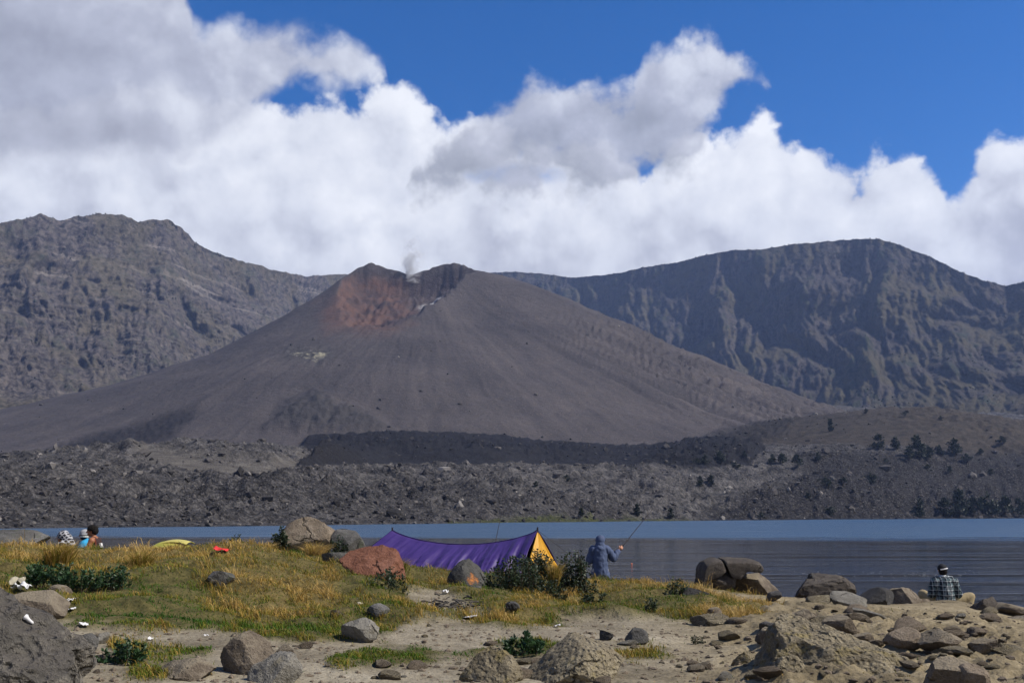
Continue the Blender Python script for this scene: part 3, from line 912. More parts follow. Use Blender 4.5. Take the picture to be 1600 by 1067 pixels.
def build_grass():
    rs = np.random.RandomState(3)
    n = 460000
    a = rs.uniform(R(-34), R(34), n)
    r = np.exp(rs.uniform(math.log(8), math.log(26), n))
    X, Y = r * np.sin(a), r * np.cos(a)
    g = field_at(gmask, X, Y)
    cl = fbm(X / 0.35, Y / 0.35, oct=3, seed=81)
    cl2 = fbm(X / 1.6, Y / 1.6, oct=3, seed=82)
    k = rs.uniform(0, 1, n) < g * (0.52 + 0.50 * sstep(-0.35, 0.4, cl))
    bare = (g < 0.3) & (rs.uniform(0, 1, n) < 0.006)
    k |= bare
    X, Y, g, cl, cl2 = X[k], Y[k], g[k], cl[k], cl2[k]
    n = len(X)
    Zp = FG.h(X, Y)
    ok = Zp > 0.15
    fr, stw = field_at(gfresh, X, Y), field_at(straw, X, Y)
    H = (0.035 + 0.09 * sstep(-0.1, 0.5, cl) + 0.07 * sstep(-.1, .5, cl2)) * rs.uniform(0.5, 1.7, n) * (1 - 0.45 * fr) * (0.8 + 0.35 * stw)
    H *= 0.45 + 0.55 * sstep(0.2, 0.8, g)
    W = rs.uniform(0.006, 0.012, n)
    tint = 0.50 + 0.26 * stw - 0.34 * fr + 0.85 * cl2 + 0.35 * cl + rs.normal(0, 0.15, n) - 0.08
    tus = rs.uniform(0, 1, n) < 0.10 * sstep(0.25, 0.5, cl) * (1 - fr)
    H = np.where(tus, H * 1.7, H)
    P = np.stack([X, Y, Zp - 0.01], 1)
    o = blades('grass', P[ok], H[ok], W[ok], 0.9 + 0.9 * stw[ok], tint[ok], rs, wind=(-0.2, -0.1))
    tag(o, 'dry yellow green grass covering the bank', 'grass', kind='stuff')
    return n


print('grass blades', build_grass())


# ================================================================== ROCKS
_ICO = {}


def ico(sub):
    if sub not in _ICO:
        bm = bmesh.new()
        bmesh.ops.create_icosphere(bm, subdivisions=sub, radius=1)
        bm.verts.ensure_lookup_table()
        V = np.array([v.co[:] for v in bm.verts])
        Fc = np.array([[v.index for v in f.verts] for f in bm.faces])
        bm.free()
        _ICO[sub] = (V / np.linalg.norm(V, axis=1, keepdims=True), Fc)
    return _ICO[sub]


def rock_shape(seed, sub=4, cuts=9, depth=(0.45, 0.82), lump=0.18, fine=0.055, top=None):
    rs = np.random.RandomState(seed)
    V, Fc = ico(sub)
    V = V.copy()
    o = rs.uniform(-50, 50, 3)

    def nz(k, oc, kind='f', g=0.5):
        return fbm(V[:, 0] * k + o[0] * k, V[:, 1] * k + o[1], V[:, 2] * k + o[2], oct=oc, gain=g, kind=kind)[:, None]
    V *= 1 + lump * nz(1.1, 3)
    for i in range(cuts + 5):
        nrm = rs.normal(size=3)
        if top is not None and i == 0:
            nrm = np.array(top, float)
        nrm /= np.linalg.norm(nrm)
        d = rs.uniform(*depth) if i < cuts else rs.uniform(0.75, 0.95)
        V -= np.clip(V @ nrm - d, 0, None)[:, None] * nrm * 0.97
    nrm = V / (np.linalg.norm(V, axis=1, keepdims=True) + 1e-9)
    V = V + nrm * (fine * 1.1 * nz(1.9, 3, 'r') + fine * 0.8 * nz(4.5, 4, 'r', 0.6) + fine * 0.45 * nz(13, 3, 'r', 0.6))
    lo, hi = V.min(0), V.max(0)
    return (V - (lo + hi) / 2) / (hi - lo), Fc


def rock_mat(name, c0, c1, c2, scale=3.0, bump=0.03, lichen=None, pits=0.0, dust=None, patch=None):
    m, N, b = new_mat(name, 0.92, 0.15, k=0.85)
    tc = N.n('ShaderNodeTexCoord').outputs['Object']
    rnd = N.n('ShaderNodeObjectInfo').outputs['Random']
    co = N.vmath('ADD', tc, N.vmath('SCALE', (13.0, 7.0, 5.0), rnd))
    n1 = N.noise(co, scale * 0.5, 5, 0.6)
    n2 = N.noise(co, scale * 3, 5, 0.68)
    n3 = N.noise(co, scale * 16, 3, 0.7)
    f = N.math('ADD', N.math('MULTIPLY', n1, 0.4), N.math('ADD', N.math('MULTIPLY', n2, 0.35), N.math('MULTIPLY', n3, 0.25)))
    col = N.ramp(f, [(0.34, c0), (0.5, c1), (0.68, c2)])
    if lichen:
        col = N.mix(N.math('MULTIPLY', N.ss(N.noise(co, scale * 1.6, 6, 0.7), 0.54, 0.66), 0.7), col, lichen)
    if dust:
        nz = N.n('ShaderNodeSeparateXYZ', {0: N.n('ShaderNodeNewGeometry').outputs['Normal']}).outputs[2]
        col = N.mix(N.math('MULTIPLY', N.ss(N.math('ADD', nz, N.math('MULTIPLY', n2, 0.5)), 0.75, 1.15), 0.7), col, dust)
    if patch:
        pc, pl, pr = patch
        dd = N.n('ShaderNodeVectorMath', {0: tc, 1: pl}, operation='DISTANCE').outputs['Value']
        col = N.mix(N.ss(N.math('ADD', dd, N.math('MULTIPLY', N.math('SUBTRACT', n2, 0.5), pr * 1.4)), pr, pr * 0.6), col, pc)
    cw = N.vmath('ADD', co, N.vmath('SCALE', N.noise(co, scale * 1.2, 4, 0.6, 0.0, 1), 0.9 / scale))
    ce = N.n('ShaderNodeTexVoronoi', {'Vector': cw, 'Scale': scale * 0.55}, feature='DISTANCE_TO_EDGE').outputs['Distance']
    crack = N.math('MULTIPLY', N.ss(ce, 0.035, 0.0), N.ss(n1, 0.52, 0.60))
    col = N.mix(N.math('MULTIPLY', crack, 0.8), col, tuple(q * 0.35 for q in c0))
    N.set(b, 'Base Color', col)
    h = N.math('SUBTRACT', N.math('ADD', n2, N.math('MULTIPLY', n3, 0.55)), N.math('MULTIPLY', crack, 0.9))
    if pits:
        v = N.n('ShaderNodeTexVoronoi', {'Vector': co, 'Scale': scale * 7}, feature='SMOOTH_F1').outputs['Distance']
        h = N.math('ADD', h, N.math('MULTIPLY', N.ss(v, 0.5, 0.15), -pits))
    N.set(b, 'Normal', N.n('ShaderNodeBump', {'Strength': 1.0, 'Distance': bump * 1.5, 'Height': h}).outputs[0])
    return m


MR = {
    'umber': rock_mat('umber_rock', (0.032, 0.027, 0.023), (0.085, 0.072, 0.060), (0.18, 0.155, 0.13), scale=3.0, bump=0.035),
    'tan': rock_mat('tan_rock', (0.085, 0.066, 0.048), (0.19, 0.150, 0.108), (0.32, 0.265, 0.20), lichen=(0.09, 0.08, 0.055)),
    'brown': rock_mat('brown_rock', (0.055, 0.043, 0.033), (0.14, 0.112, 0.083), (0.26, 0.22, 0.168), dust=(0.22, 0.185, 0.13)),
    'grey': rock_mat('grey_rock', (0.045, 0.043, 0.040), (0.105, 0.100, 0.092), (0.21, 0.20, 0.185), lichen=(0.075, 0.085, 0.055)),
    'dark': rock_mat('dark_grey_rock', (0.028, 0.027, 0.027), (0.065, 0.062, 0.060), (0.14, 0.135, 0.13)),
    'red': rock_mat('red_scoria_rock', (0.085, 0.037, 0.025), (0.205, 0.088, 0.054), (0.31, 0.155, 0.105), scale=2.5, bump=0.04),
    'pale': rock_mat('pale_rock', (0.085, 0.077, 0.064), (0.20, 0.185, 0.155), (0.36, 0.335, 0.285), lichen=(0.12, 0.105, 0.075)),
    'vesic': rock_mat('vesicular_rock', (0.065, 0.053, 0.036), (0.21, 0.176, 0.118), (0.42, 0.365, 0.255), scale=3.2, bump=0.03, lichen=(0.20, 0.16, 0.07), pits=0.6),
    'left': rock_mat('grooved_grey_rock', (0.035, 0.032, 0.029), (0.115, 0.105, 0.090), (0.33, 0.295, 0.24), scale=2.2, bump=0.06, pits=0.5, dust=(0.085, 0.075, 0.065)),
    'orange': rock_mat('grey_rock_with_orange_patch', (0.032, 0.031, 0.029), (0.080, 0.077, 0.071), (0.17, 0.165, 0.15), lichen=(0.075, 0.08, 0.055), patch=((0.42, 0.16, 0.045), (0.16, -0.27, 0.20), 0.20)),
}


def rock(name, box, mat, label, seed, r=None, depth=0.85, sink=0.22, sub=4, cat='rock', group=None, rz=0.0, **kw):
    x0, y0, x1, y1 = box
    pc = (x0 + x1) / 2
    if r is None:
        p = FG.hit(pc, y1)
        r = math.hypot(p[0], p[1])
    p = at(pc, y1, r)
    s = r / FPX * 1.01
    w, h = (x1 - x0) * s, (y1 - y0) * s
    dp = depth * w
    H = h * (1 + sink)
    V, Fc = rock_shape(seed, sub, **kw)
    V = V * np.array([w, dp, H])
    d = np.array([p[0], p[1]]) / math.hypot(p[0], p[1])
    ctr = np.array([p[0] + d[0] * dp * 0.25, p[1] + d[1] * dp * 0.25, p[2] - h * sink + H / 2])
    o = mesh_obj(name, V, Fc, MR[mat])
    o.data.set_sharp_from_angle(angle=R(34))
    o.location = ctr
    o.rotation_euler = (0, 0, rz)
    tag(o, label, cat, group)
    return o


ROCKS = [
    # box, material, label, seed, kwargs
    ((438, 811, 526, 872), 'tan', 'large rounded tan boulder on top of the grassy bank', 3, dict(r=19.6, cuts=6, depth=0.9, lump=0.08)),
    ((518, 829, 573, 874), 'grey', 'grey green boulder leaning beside the rounded tan boulder', 8, dict(r=19.3, cuts=10, top=(0.2, -0.2, 1))),
    ((521, 857, 633, 932), 'red', 'big rust red boulder in front of the purple tent', 16, dict(r=17.0, cuts=2, lump=0.14, fine=0.08, sub=5)),
    ((698, 877, 764, 945), 'orange', 'upright dark grey boulder with an orange patch near the tent', 21, dict(r=17.3, cuts=9)),
    ((722, 916, 757, 953), 'grey', 'small grey block leaning on the orange patched boulder', 27, dict(r=16.6, cuts=12, depth_=0)),
    ((1128, 898, 1218, 934), 'brown', 'crumbly earth coloured rock mound behind the flat slab', 35, dict(r=22.4, cuts=7, fine=0.07)),
    ((1086, 893, 1130, 930), 'dark', 'dark block under the left end of the flat slab', 36, dict(r=22.0, cuts=10)),
    ((1110, 892, 1151, 920), 'umber', 'round brown stone propping up the flat slab', 37, dict(r=21.6, cuts=4)),
    ((1098, 902, 1114, 922), 'tan', 'small pale stone at the foot of the propped slab', 38, dict(r=21.5, cuts=4)),
    ((1238, 901, 1332, 946), 'umber', 'broad flat topped outcrop at the edge of the water', 41, dict(r=22.2, cuts=12, fine=0.06, sub=5)),
    ((1261, 896, 1277, 910), 'dark', 'small dark stone perched on the flat topped outcrop', 42, dict(r=22.3)),
    ((1339, 922, 1399, 956), 'dark', 'smooth dark grey boulder on the shore slope', 45, dict(r=21.4, cuts=8, fine=0.012)),
    ((1386, 922, 1440, 952), 'brown', 'rough brown rock behind the smooth dark boulder', 47, dict(r=22.8, cuts=9, fine=0.07)),
    ((1419, 932, 1438, 951), 'brown', 'small brown stone beside the rough shore rock', 48, dict(r=23.2)),
    ((1434, 937, 1457, 951), 'tan', 'tan block of stone beside the man in plaid', 49, dict(r=23.6, cuts=12)),
    ((1507, 940, 1566, 984), 'umber', 'big angular boulder beside the seated man in plaid', 51, dict(r=21.4, cuts=12, sub=5)),
    ((1553, 950, 1582, 974), 'tan', 'tan rock behind the big angular boulder', 52, dict(r=22.2, cuts=7)),
    ((1578, 957, 1616, 978), 'grey', 'grey stone at the water edge by the frame edge', 53, dict(r=22.6)),
    ((1556, 968, 1640, 1004), 'brown', 'broad low rock below the tan shore rock', 54, dict(r=19.0, cuts=9)),
    ((1058, 921, 1112, 970), 'dark', 'dark rock half hidden by a bush in the grass', 57, dict(r=17.0, cuts=8)),
    ((-330, 932, 92, 1135), 'left', 'huge grooved grey rock at the lower left corner', 66, dict(r=8.3, cuts=5, sub=5, lump=0.3, fine=0.09, depth=0.5, top=(0.75, -0.25, 0.6))),
    ((18, 931, 104, 974), 'brown', 'flat brown slab in the grass behind the huge grooved rock', 63, dict(r=12.6, cuts=10, top=(0.15, -0.5, 0.8), fine=0.015)),
    ((72, 917, 107, 941), 'brown', 'dark brown round stone with white litter beside it', 65, dict(r=14.2, cuts=5)),
    ((118, 993, 151, 1017), 'grey', 'smooth grey stone lying on the path at left', 67, dict(cuts=4, fine=0.015)),
    ((150, 990, 168, 1006), 'pale', 'small pale stone behind the smooth grey stone', 68, dict()),
    ((108, 1008, 138, 1022), 'pale', 'flat pale stone in front of the smooth grey stone', 69, dict()),
    ((345, 997, 428, 1085), 'brown', 'tall brown rock leaning at the bottom of the bank', 71, dict(r=9.4, cuts=9, sub=5)),
    ((388, 1028, 470, 1090), 'pale', 'pale rock with a dark face beside the tall brown rock', 72, dict(r=8.9, cuts=10, sub=5)),
    ((238, 1036, 330, 1085), 'brown', 'low brown mound of stone at the bottom edge', 73, dict(r=9.1, cuts=6)),
    ((533, 969, 592, 1002), 'pale', 'pale grey rock on the grass above the path', 75, dict(cuts=9)),
    ((710, 1019, 815, 1095), 'vesic', 'rough pitted rock at the bottom centre', 77, dict(r=9.0, cuts=9, sub=5, fine=0.06)),
    ((815, 1003, 975, 1100), 'vesic', 'wide pitted brown rock right of the bottom centre', 79, dict(r=9.1, cuts=10, sub=5, fine=0.06)),
    ((1180, 992, 1470, 1150), 'vesic', 'huge pitted outcrop at the lower right', 81, dict(r=9.5, cuts=9, sub=6, fine=0.075, lump=0.35, sink=0.3)),
    ((1144, 1021, 1186, 1058), 'vesic', 'squarish pitted boulder beside the huge outcrop', 83, dict(r=10.2, cuts=12, sub=5)),
    ((1205, 1030, 1262, 1080), 'vesic', 'knobbly rock under the edge of the huge outcrop', 84, dict(r=9.0, cuts=9, sub=5, fine=0.08)),
    ((1188, 984, 1227, 1013), 'brown', 'brown rock behind the huge pitted outcrop', 85, dict(cuts=8)),
    ((1232, 954, 1285, 985), 'brown', 'rough low rock ledge on the bare slope', 86, dict(cuts=8, fine=0.08)),
    ((1285, 964, 1335, 990), 'brown', 'sharp edged dark faced rock on the bare slope', 87, dict(cuts=12)),
    ((1186, 972, 1212, 988), 'dark', 'small dark pyramid shaped stone on the bare earth', 88, dict(cuts=12)),
    ((1197, 924, 1221, 939), 'dark', 'dark stone on the sand below the rock mound', 89, dict()),
    ((1440, 988, 1502, 1015), 'brown', 'cracked overhanging rock in the slope at right', 90, dict(cuts=11)),
    ((1384, 985, 1442, 1012), 'tan', 'smooth tan hump of rock in the bare slope', 91, dict(cuts=4)),
    ((1452, 1036, 1516, 1080), 'brown', 'angular brown rock near the lower right edge', 92, dict(cuts=12)),
    ((1500, 1045, 1545, 1085), 'tan', 'tan cracked rock at the lower right edge', 93, dict(cuts=9)),
    ((937, 985, 958, 1000), 'dark', 'small dark stone on the path', 94, dict()),
    ((978, 983, 1012, 1006), 'grey', 'grey stone with weeds on the path', 95, dict()),
    ((328, 893, 366, 914), 'grey', 'flat grey stone set into the grassy slope', 96, dict(cuts=9)),
    ((502, 864, 542, 890), 'grey', 'low grey stone in grass left of the red boulder', 97, dict(r=17.8)),
    ((573, 944, 607, 964), 'grey', 'grey stone in the grass below the red boulder', 98, dict()),
    ((536, 920, 566, 948), 'grey', 'grey stone tucked under the red boulder', 99, dict(r=16.2)),
    ((-40, 832, 62, 864), 'grey', 'broad grey rock at the water behind the bank', 101, dict(r=22.5, cuts=7)),
    ((1105, 950, 1130, 966), 'brown', 'small brown stone at the end of the grass', 102, dict()),
    ((515, 953, 536, 964), 'brown', 'small flat stone in the straw coloured grass', 103, dict()),
    ((790, 940, 812, 956), 'dark', 'dark stone below the leafy bushes', 104, dict()),
    ((1516, 1000, 1560, 1020), 'brown', 'small ledge of rock in the slope below the angular boulder', 105, dict(cuts=11)),
    ((1330, 990, 1362, 1004), 'brown', 'small broken stone on the slope above the huge outcrop', 106, dict(cuts=11)),
]
for box, mt, lab, sd_, kw in ROCKS:
    kw = dict(kw)
    kw.pop('depth_', None)
    if 'depth' in kw:
        kw['depth'] = kw['depth']
    rock('boulder' if (box[2] - box[0]) > 50 else 'rock', box, mt, lab, sd_, **kw)


def slab():
    """the cracked flat slab resting on smaller stones: two profile wedges with real depth"""
    R0 = 21.9
    o0 = at(1140, 905, R0)
    root = empty('rock_slab', o0)
    tag(root, 'cracked flat brown slab propped on stones by the lake', 'rock')
    for k, prof in enumerate(([(1090, 906), (1092, 888), (1098, 878), (1112, 872.5), (1122, 872), (1130, 887), (1120, 897), (1104, 902)],
                              [(1124, 872), (1170, 873.5), (1184, 877), (1191, 885), (1186, 891), (1162, 889), (1150, 902), (1136, 897), (1132, 887)])):
        P = np.array([at(a_, b_, R0) for a_, b_ in prof]) - o0
        bm = bmesh.new()
        rings = []
        for dy, sc_, dz in ((-0.42, 0.94, -0.05), (-0.2, 1.0, 0.0), (0.25, 1.0, 0.02), (0.6, 0.92, 0.0)):
            c = P.mean(0)
            Q = c + (P - c) * sc_
            rings.append([bm.verts.new((q[0], dy, q[2] + dz)) for q in Q])
        n = len(P)
        for a_, b_ in zip(rings[:-1], rings[1:]):
            for i in range(n):
                bm.faces.new((a_[i], a_[(i + 1) % n], b_[(i + 1) % n], b_[i]))
        bm.faces.new(rings[0][::-1])
        bm.faces.new(rings[-1])
        bmesh.ops.triangulate(bm, faces=bm.faces)
        bmesh.ops.subdivide_edges(bm, edges=bm.edges, cuts=3, use_grid_fill=True)
        for _ in range(2):
            bmesh.ops.smooth_vert(bm, verts=bm.verts, factor=0.4, use_axis_x=True, use_axis_y=True, use_axis_z=True)
        bmesh.ops.subdivide_edges(bm, edges=bm.edges, cuts=1, use_grid_fill=True)
        bmesh.ops.recalc_face_normals(bm, faces=bm.faces)
        bmesh.ops.triangulate(bm, faces=bm.faces)
        V = np.array([v.co[:] for v in bm.verts])
        bm.verts.index_update()
        Fc = np.array([[v.index for v in f.verts] for f in bm.faces])
        bm.free()
        V += 0.03 * np.stack([fbm(V[:, 0] * 3 + i * 9, V[:, 1] * 3, V[:, 2] * 3 + k, oct=5, gain=0.6, seed=i) for i in range(3)], 1)
        mesh_obj('slab_piece', V, Fc, MR['umber'], root).data.set_sharp_from_angle(angle=R(34))


slab()


# scattered stones
def scatter_stones():
    rs = np.random.RandomState(17)
    shapes = []
    for i in range(10):
        V, Fc = rock_shape(300 + i, 2, cuts=9, fine=0.05)
        o = mesh_obj('stone', V, Fc, MR[('brown', 'tan', 'tan', 'brown', 'vesic')[i % 5]], smooth=False)
        shapes.append(o.data)
        bpy.data.objects.remove(o)
    cnt = 0
    while cnt < 85:
        if rs.uniform() < 0.62:
            px, py = rs.uniform(1080, 1600), rs.uniform(950, 1066)
        else:
            px, py = rs.uniform(100, 1100), rs.uniform(975, 1066)
        p = FG.hit(px, py)
        if field_at(gmask, p[0], p[1]) > 0.4 or p[2] < 0.1:
            continue
        o = bpy.data.objects.new('stone', shapes[rs.randint(10)])
        COL.objects.link(o)
        s = 0.05 + 0.16 * rs.uniform() ** 3
        o.location = (p[0], p[1], p[2] + s * 0.12)
        o.scale = (s * rs.uniform(0.9, 1.5), s * rs.uniform(0.8, 1.3), s * rs.uniform(0.5, 0.9))
        o.rotation_euler = (rs.uniform(-.3, .3), rs.uniform(-.3, .3), rs.uniform(0, 6.28))
        if px > 1080:
            tag(o, 'small loose stone lying on the bare slope at the right', 'stone', 'loose stones on the bare slope')
        else:
            tag(o, 'small loose stone lying on the trodden path below the grass', 'stone', 'loose stones on the trodden path')
        cnt += 1


scatter_stones()


def buried_rocks():
    rs = np.random.RandomState(31)
    shapes = []
    for i in range(14):
        V, Fc = rock_shape(340 + i, 3, cuts=10, fine=0.07, lump=0.25)
        o = mesh_obj('rock', V, Fc, MR[('tan', 'vesic', 'pale', 'tan', 'vesic', 'brown', 'tan')[i % 7]])
        o.data.set_sharp_from_angle(angle=R(32))
        shapes.append(o.data)
        bpy.data.objects.remove(o)
    cnt = 0
    while cnt < 80:
        q = rs.uniform()
        if q < 0.40:
            px, py = rs.uniform(1200, 1600), rs.uniform(925, 970)
        elif q < 0.85:
            px, py = rs.uniform(1110, 1600), rs.uniform(960, 1066)
        else:
            px, py = rs.uniform(250, 1100), rs.uniform(1005, 1066)
        p = FG.hit(px, py)
        if field_at(gmask, p[0], p[1]) > 0.3 or p[2] < 0.05 or (1440 < px < 1520 and py < 960):
            continue
        r = math.hypot(p[0], p[1])
        w = (14 + 52 * rs.uniform() ** 2.0) * r / FPX * (0.75 if py > 1000 else 1.0)
        o = bpy.data.objects.new('rock', shapes[rs.randint(14)])
        COL.objects.link(o)
        hh = w * rs.uniform(0.3, 0.55)
        o.location = (p[0], p[1], p[2] + hh * rs.uniform(0.0, 0.2))
        o.scale = (w, w * rs.uniform(0.7, 1.1), hh)
        o.rotation_euler = (rs.uniform(-.25, .25), rs.uniform(-.25, .25), rs.uniform(0, 6.28))
        if px > 1105 and py < 965:
            tag(o, 'half buried rock along the top of the shore slope', 'rock', 'half buried rocks along the top of the shore slope')
        elif px > 1105:
            tag(o, 'half buried rock low on the bare shore slope', 'rock', 'half buried rocks low on the shore slope')
        else:
            tag(o, 'half buried rock at the bottom edge of the path', 'rock', 'half buried rocks below the path')
        cnt += 1


buried_rocks()


def pebbles():
    rs = np.random.RandomState(23)
    V0, F0 = ico(1)
    n = 5200
    a = rs.uniform(R(-33), R(33), n * 3)
    r = np.exp(rs.uniform(math.log(8.2), math.log(24), n * 3))
    X, Y = r * np.sin(a), r * np.cos(a)
    k = (field_at(gmask, X, Y) < 0.35) & (FG.h(X, Y) > 0.06) & (fbm(X / 1.1, Y / 1.1, oct=3, seed=91) > rs.uniform(-0.5, 0.45, n * 3))
    X, Y = X[k][:n], Y[k][:n]
    n = len(X)
    s = 0.008 + 0.032 * rs.uniform(0, 1, n) ** 3
    sc3 = s[:, None] * rs.uniform(0.7, 1.4, (n, 3)) * np.array([1, 1, 0.6])
    jit = rs.uniform(0.75, 1.2, (n, len(V0), 1))
    V = V0[None] * jit * sc3[:, None, :] + np.stack([X, Y, FG.h(X, Y)], 1)[:, None, :]
    Fc = (F0[None] + (np.arange(n) * len(V0))[:, None, None]).reshape(-1, 3)
    o = mesh_obj('gravel', V.reshape(-1, 3), Fc, MR['tan'], smooth=False)
    tag(o, 'fine gravel strewn over the bare earth', 'gravel', kind='stuff')


pebbles()


# ================================================================== PLANTS
def leaf_mat(name, c0, c1, c2):
    m, N, b = new_mat(name, 0.55, 0.35)
    c = N.ramp(N.attr('tint'), [(0.0, c0), (0.55, c1), (1.0, c2)])
    N.set(b, 'Base Color', c)
    tr = N.n('ShaderNodeBsdfTranslucent', {'Color': c})
    mx = N.n('ShaderNodeMixShader', {0: 0.22, 1: b.outputs[0], 2: tr.outputs[0]})
    out = [n for n in m.node_tree.nodes if n.type == 'OUTPUT_MATERIAL'][0]
    m.node_tree.links.new(mx.outputs[0], out.inputs[0])
    return m


M_leaf = leaf_mat('bush_leaf', (0.010, 0.018, 0.008), (0.026, 0.045, 0.018), (0.075, 0.10, 0.04))
M_leafg = leaf_mat('bright_leaf', (0.012, 0.032, 0.010), (0.028, 0.070, 0.022), (0.06, 0.12, 0.035))
M_tree = leaf_mat('tree_needle', (0.008, 0.013, 0.007), (0.020, 0.030, 0.013), (0.055, 0.065, 0.028))
M_wood = rock_mat('woody_stem', (0.035, 0.025, 0.016), (0.075, 0.055, 0.036), (0.13, 0.10, 0.07), scale=12, bump=0.004)


def leaves(name, P, size, up, tint, rs, mat, parent):
    """a folded two-triangle leaf at each point"""
    n = len(P)
    d = rs.normal(size=(n, 3))
    d[:, 2] = np.abs(d[:, 2]) * 0.6 + up
    d /= np.linalg.norm(d, axis=1, keepdims=True)
    s = np.cross(d, rs.normal(size=(n, 3)))
    s /= np.linalg.norm(s, axis=1, keepdims=True) + 1e-9
    L = size[:, None]
    V = np.stack([P, P + d * L * 0.5 + s * L * 0.24, P + d * L, P + d * L * 0.5 - s * L * 0.24], 1).reshape(-1, 3)
    k = np.arange(n)[:, None] * 4
    Fc = np.concatenate([k + [[0, 1, 2]], k + [[0, 2, 3]]], 0)
    return mesh_obj(name, V, Fc, mat, parent, smooth=False, attrs={'tint': np.repeat(np.clip(tint, 0, 1), 4)})


def tube_arrays(pts, rad, seg=6):
    pts = np.asarray(pts, float)
    n = len(pts)
    rad = np.broadcast_to(rad, (n,))
    T = np.gradient(pts, axis=0)
    T /= np.linalg.norm(T, axis=1, keepdims=True) + 1e-12
    ref = np.where(np.abs(T[:, 2:3]) > 0.9, np.array([[1.0, 0, 0]]), np.array([[0, 0, 1.0]]))
    A = np.cross(T, ref)
    A /= np.linalg.norm(A, axis=1, keepdims=True) + 1e-12
    B = np.cross(T, A)
    a = np.linspace(0, 2 * np.pi, seg, endpoint=False)
    V = pts[:, None] + rad[:, None, None] * (np.cos(a)[None, :, None] * A[:, None] + np.sin(a)[None, :, None] * B[:, None])
    V = V.reshape(-1, 3)
    i = np.arange(n - 1)[:, None] * seg
    j = np.arange(seg)[None]
    j2 = (j + 1) % seg
    Fc = np.stack([i + j, i + j2, i + seg + j2, i + seg + j], -1).reshape(-1, 4)
    return V, Fc


def tubes(name, lines, mat, parent, seg=5):
    Vs, Fs, k = [], [], 0
    for pts, rad in lines:
        v, f = tube_arrays(pts, rad, seg)
        Vs.append(v)
        Fs.append(f + k)
        k += len(v)
    return mesh_obj(name, np.concatenate(Vs), np.concatenate(Fs), mat, parent)


def bush(name, box, label, seed, r=None, n=900, leaf=0.06, mat=None, depth=0.8, spiky=0.5, cat='bush', group=None, arch=0.0):
    """stems fan out from the base, leaves sit along them, gaps between"""
    rs = np.random.RandomState(seed)
    x0, y0, x1, y1 = box
    pc = (x0 + x1) / 2
    if r is None:
        p = FG.hit(pc, y1)
        r = math.hypot(p[0], p[1])
    p = at(pc, y1, r)
    s = r / FPX * 1.01
    w, h = (x1 - x0) * s, (y1 - y0) * s
    root = empty(name, p)
    tag(root, label, cat, group)
    ns = max(10, n // 45)
    lines, P, T = [], [], []
    for i in range(ns):
        bx, by = rs.uniform(-.35, .35) * w, rs.uniform(-.35, .35) * w * depth
        tx, ty = bx * 1.1 + rs.normal(0, .14) * w, by * 1.1 + rs.normal(0, .14) * w * depth
        tx = np.clip(tx, -.52 * w, .52 * w)
        hz = h * (1 - 0.75 * (tx / (w * 0.56)) ** 2) * rs.uniform(0.6 - 0.2 * spiky, 1.02)
        t = np.linspace(0, 1, 6)[:, None]
        q = np.array([[bx, by, -0.04]]) * (1 - t) + np.array([[tx, ty, hz]]) * t
        q[:, :2] += (np.sin(t * 3 + i) * 0.03 * h)
        q[:, 2] -= arch * h * t[:, 0] ** 3
        lines.append((q, np.linspace(0.006, 0.002, 6) * (0.6 + h)))
        m = n // ns
        tt = rs.uniform(0.15, 1.02, m) ** 0.75
        k = np.clip(tt * 5, 0, 4.999)
        i0 = k.astype(int)
        pp = q[i0] + (q[np.minimum(i0 + 1, 5)] - q[i0]) * (k - i0)[:, None]
        pp = pp + rs.normal(0, 1, (m, 3)) * 0.075 * np.array([h, h, h * 0.6]) * (1.15 - tt[:, None] * 0.75)
        pp[:, 2] = np.maximum(pp[:, 2], 0.01)
        P.append(pp)
        T.append(0.25 + 0.3 * tt + rs.normal(0, 0.2, m) + rs.normal(0, .1))
    P = np.concatenate(P)
    tubes('stem', lines, M_wood, root, 4)
    leaves('foliage', P, rs.uniform(0.6, 1.3, len(P)) * leaf, 0.25, np.concatenate(T), rs, mat or M_leaf, root)
    return root


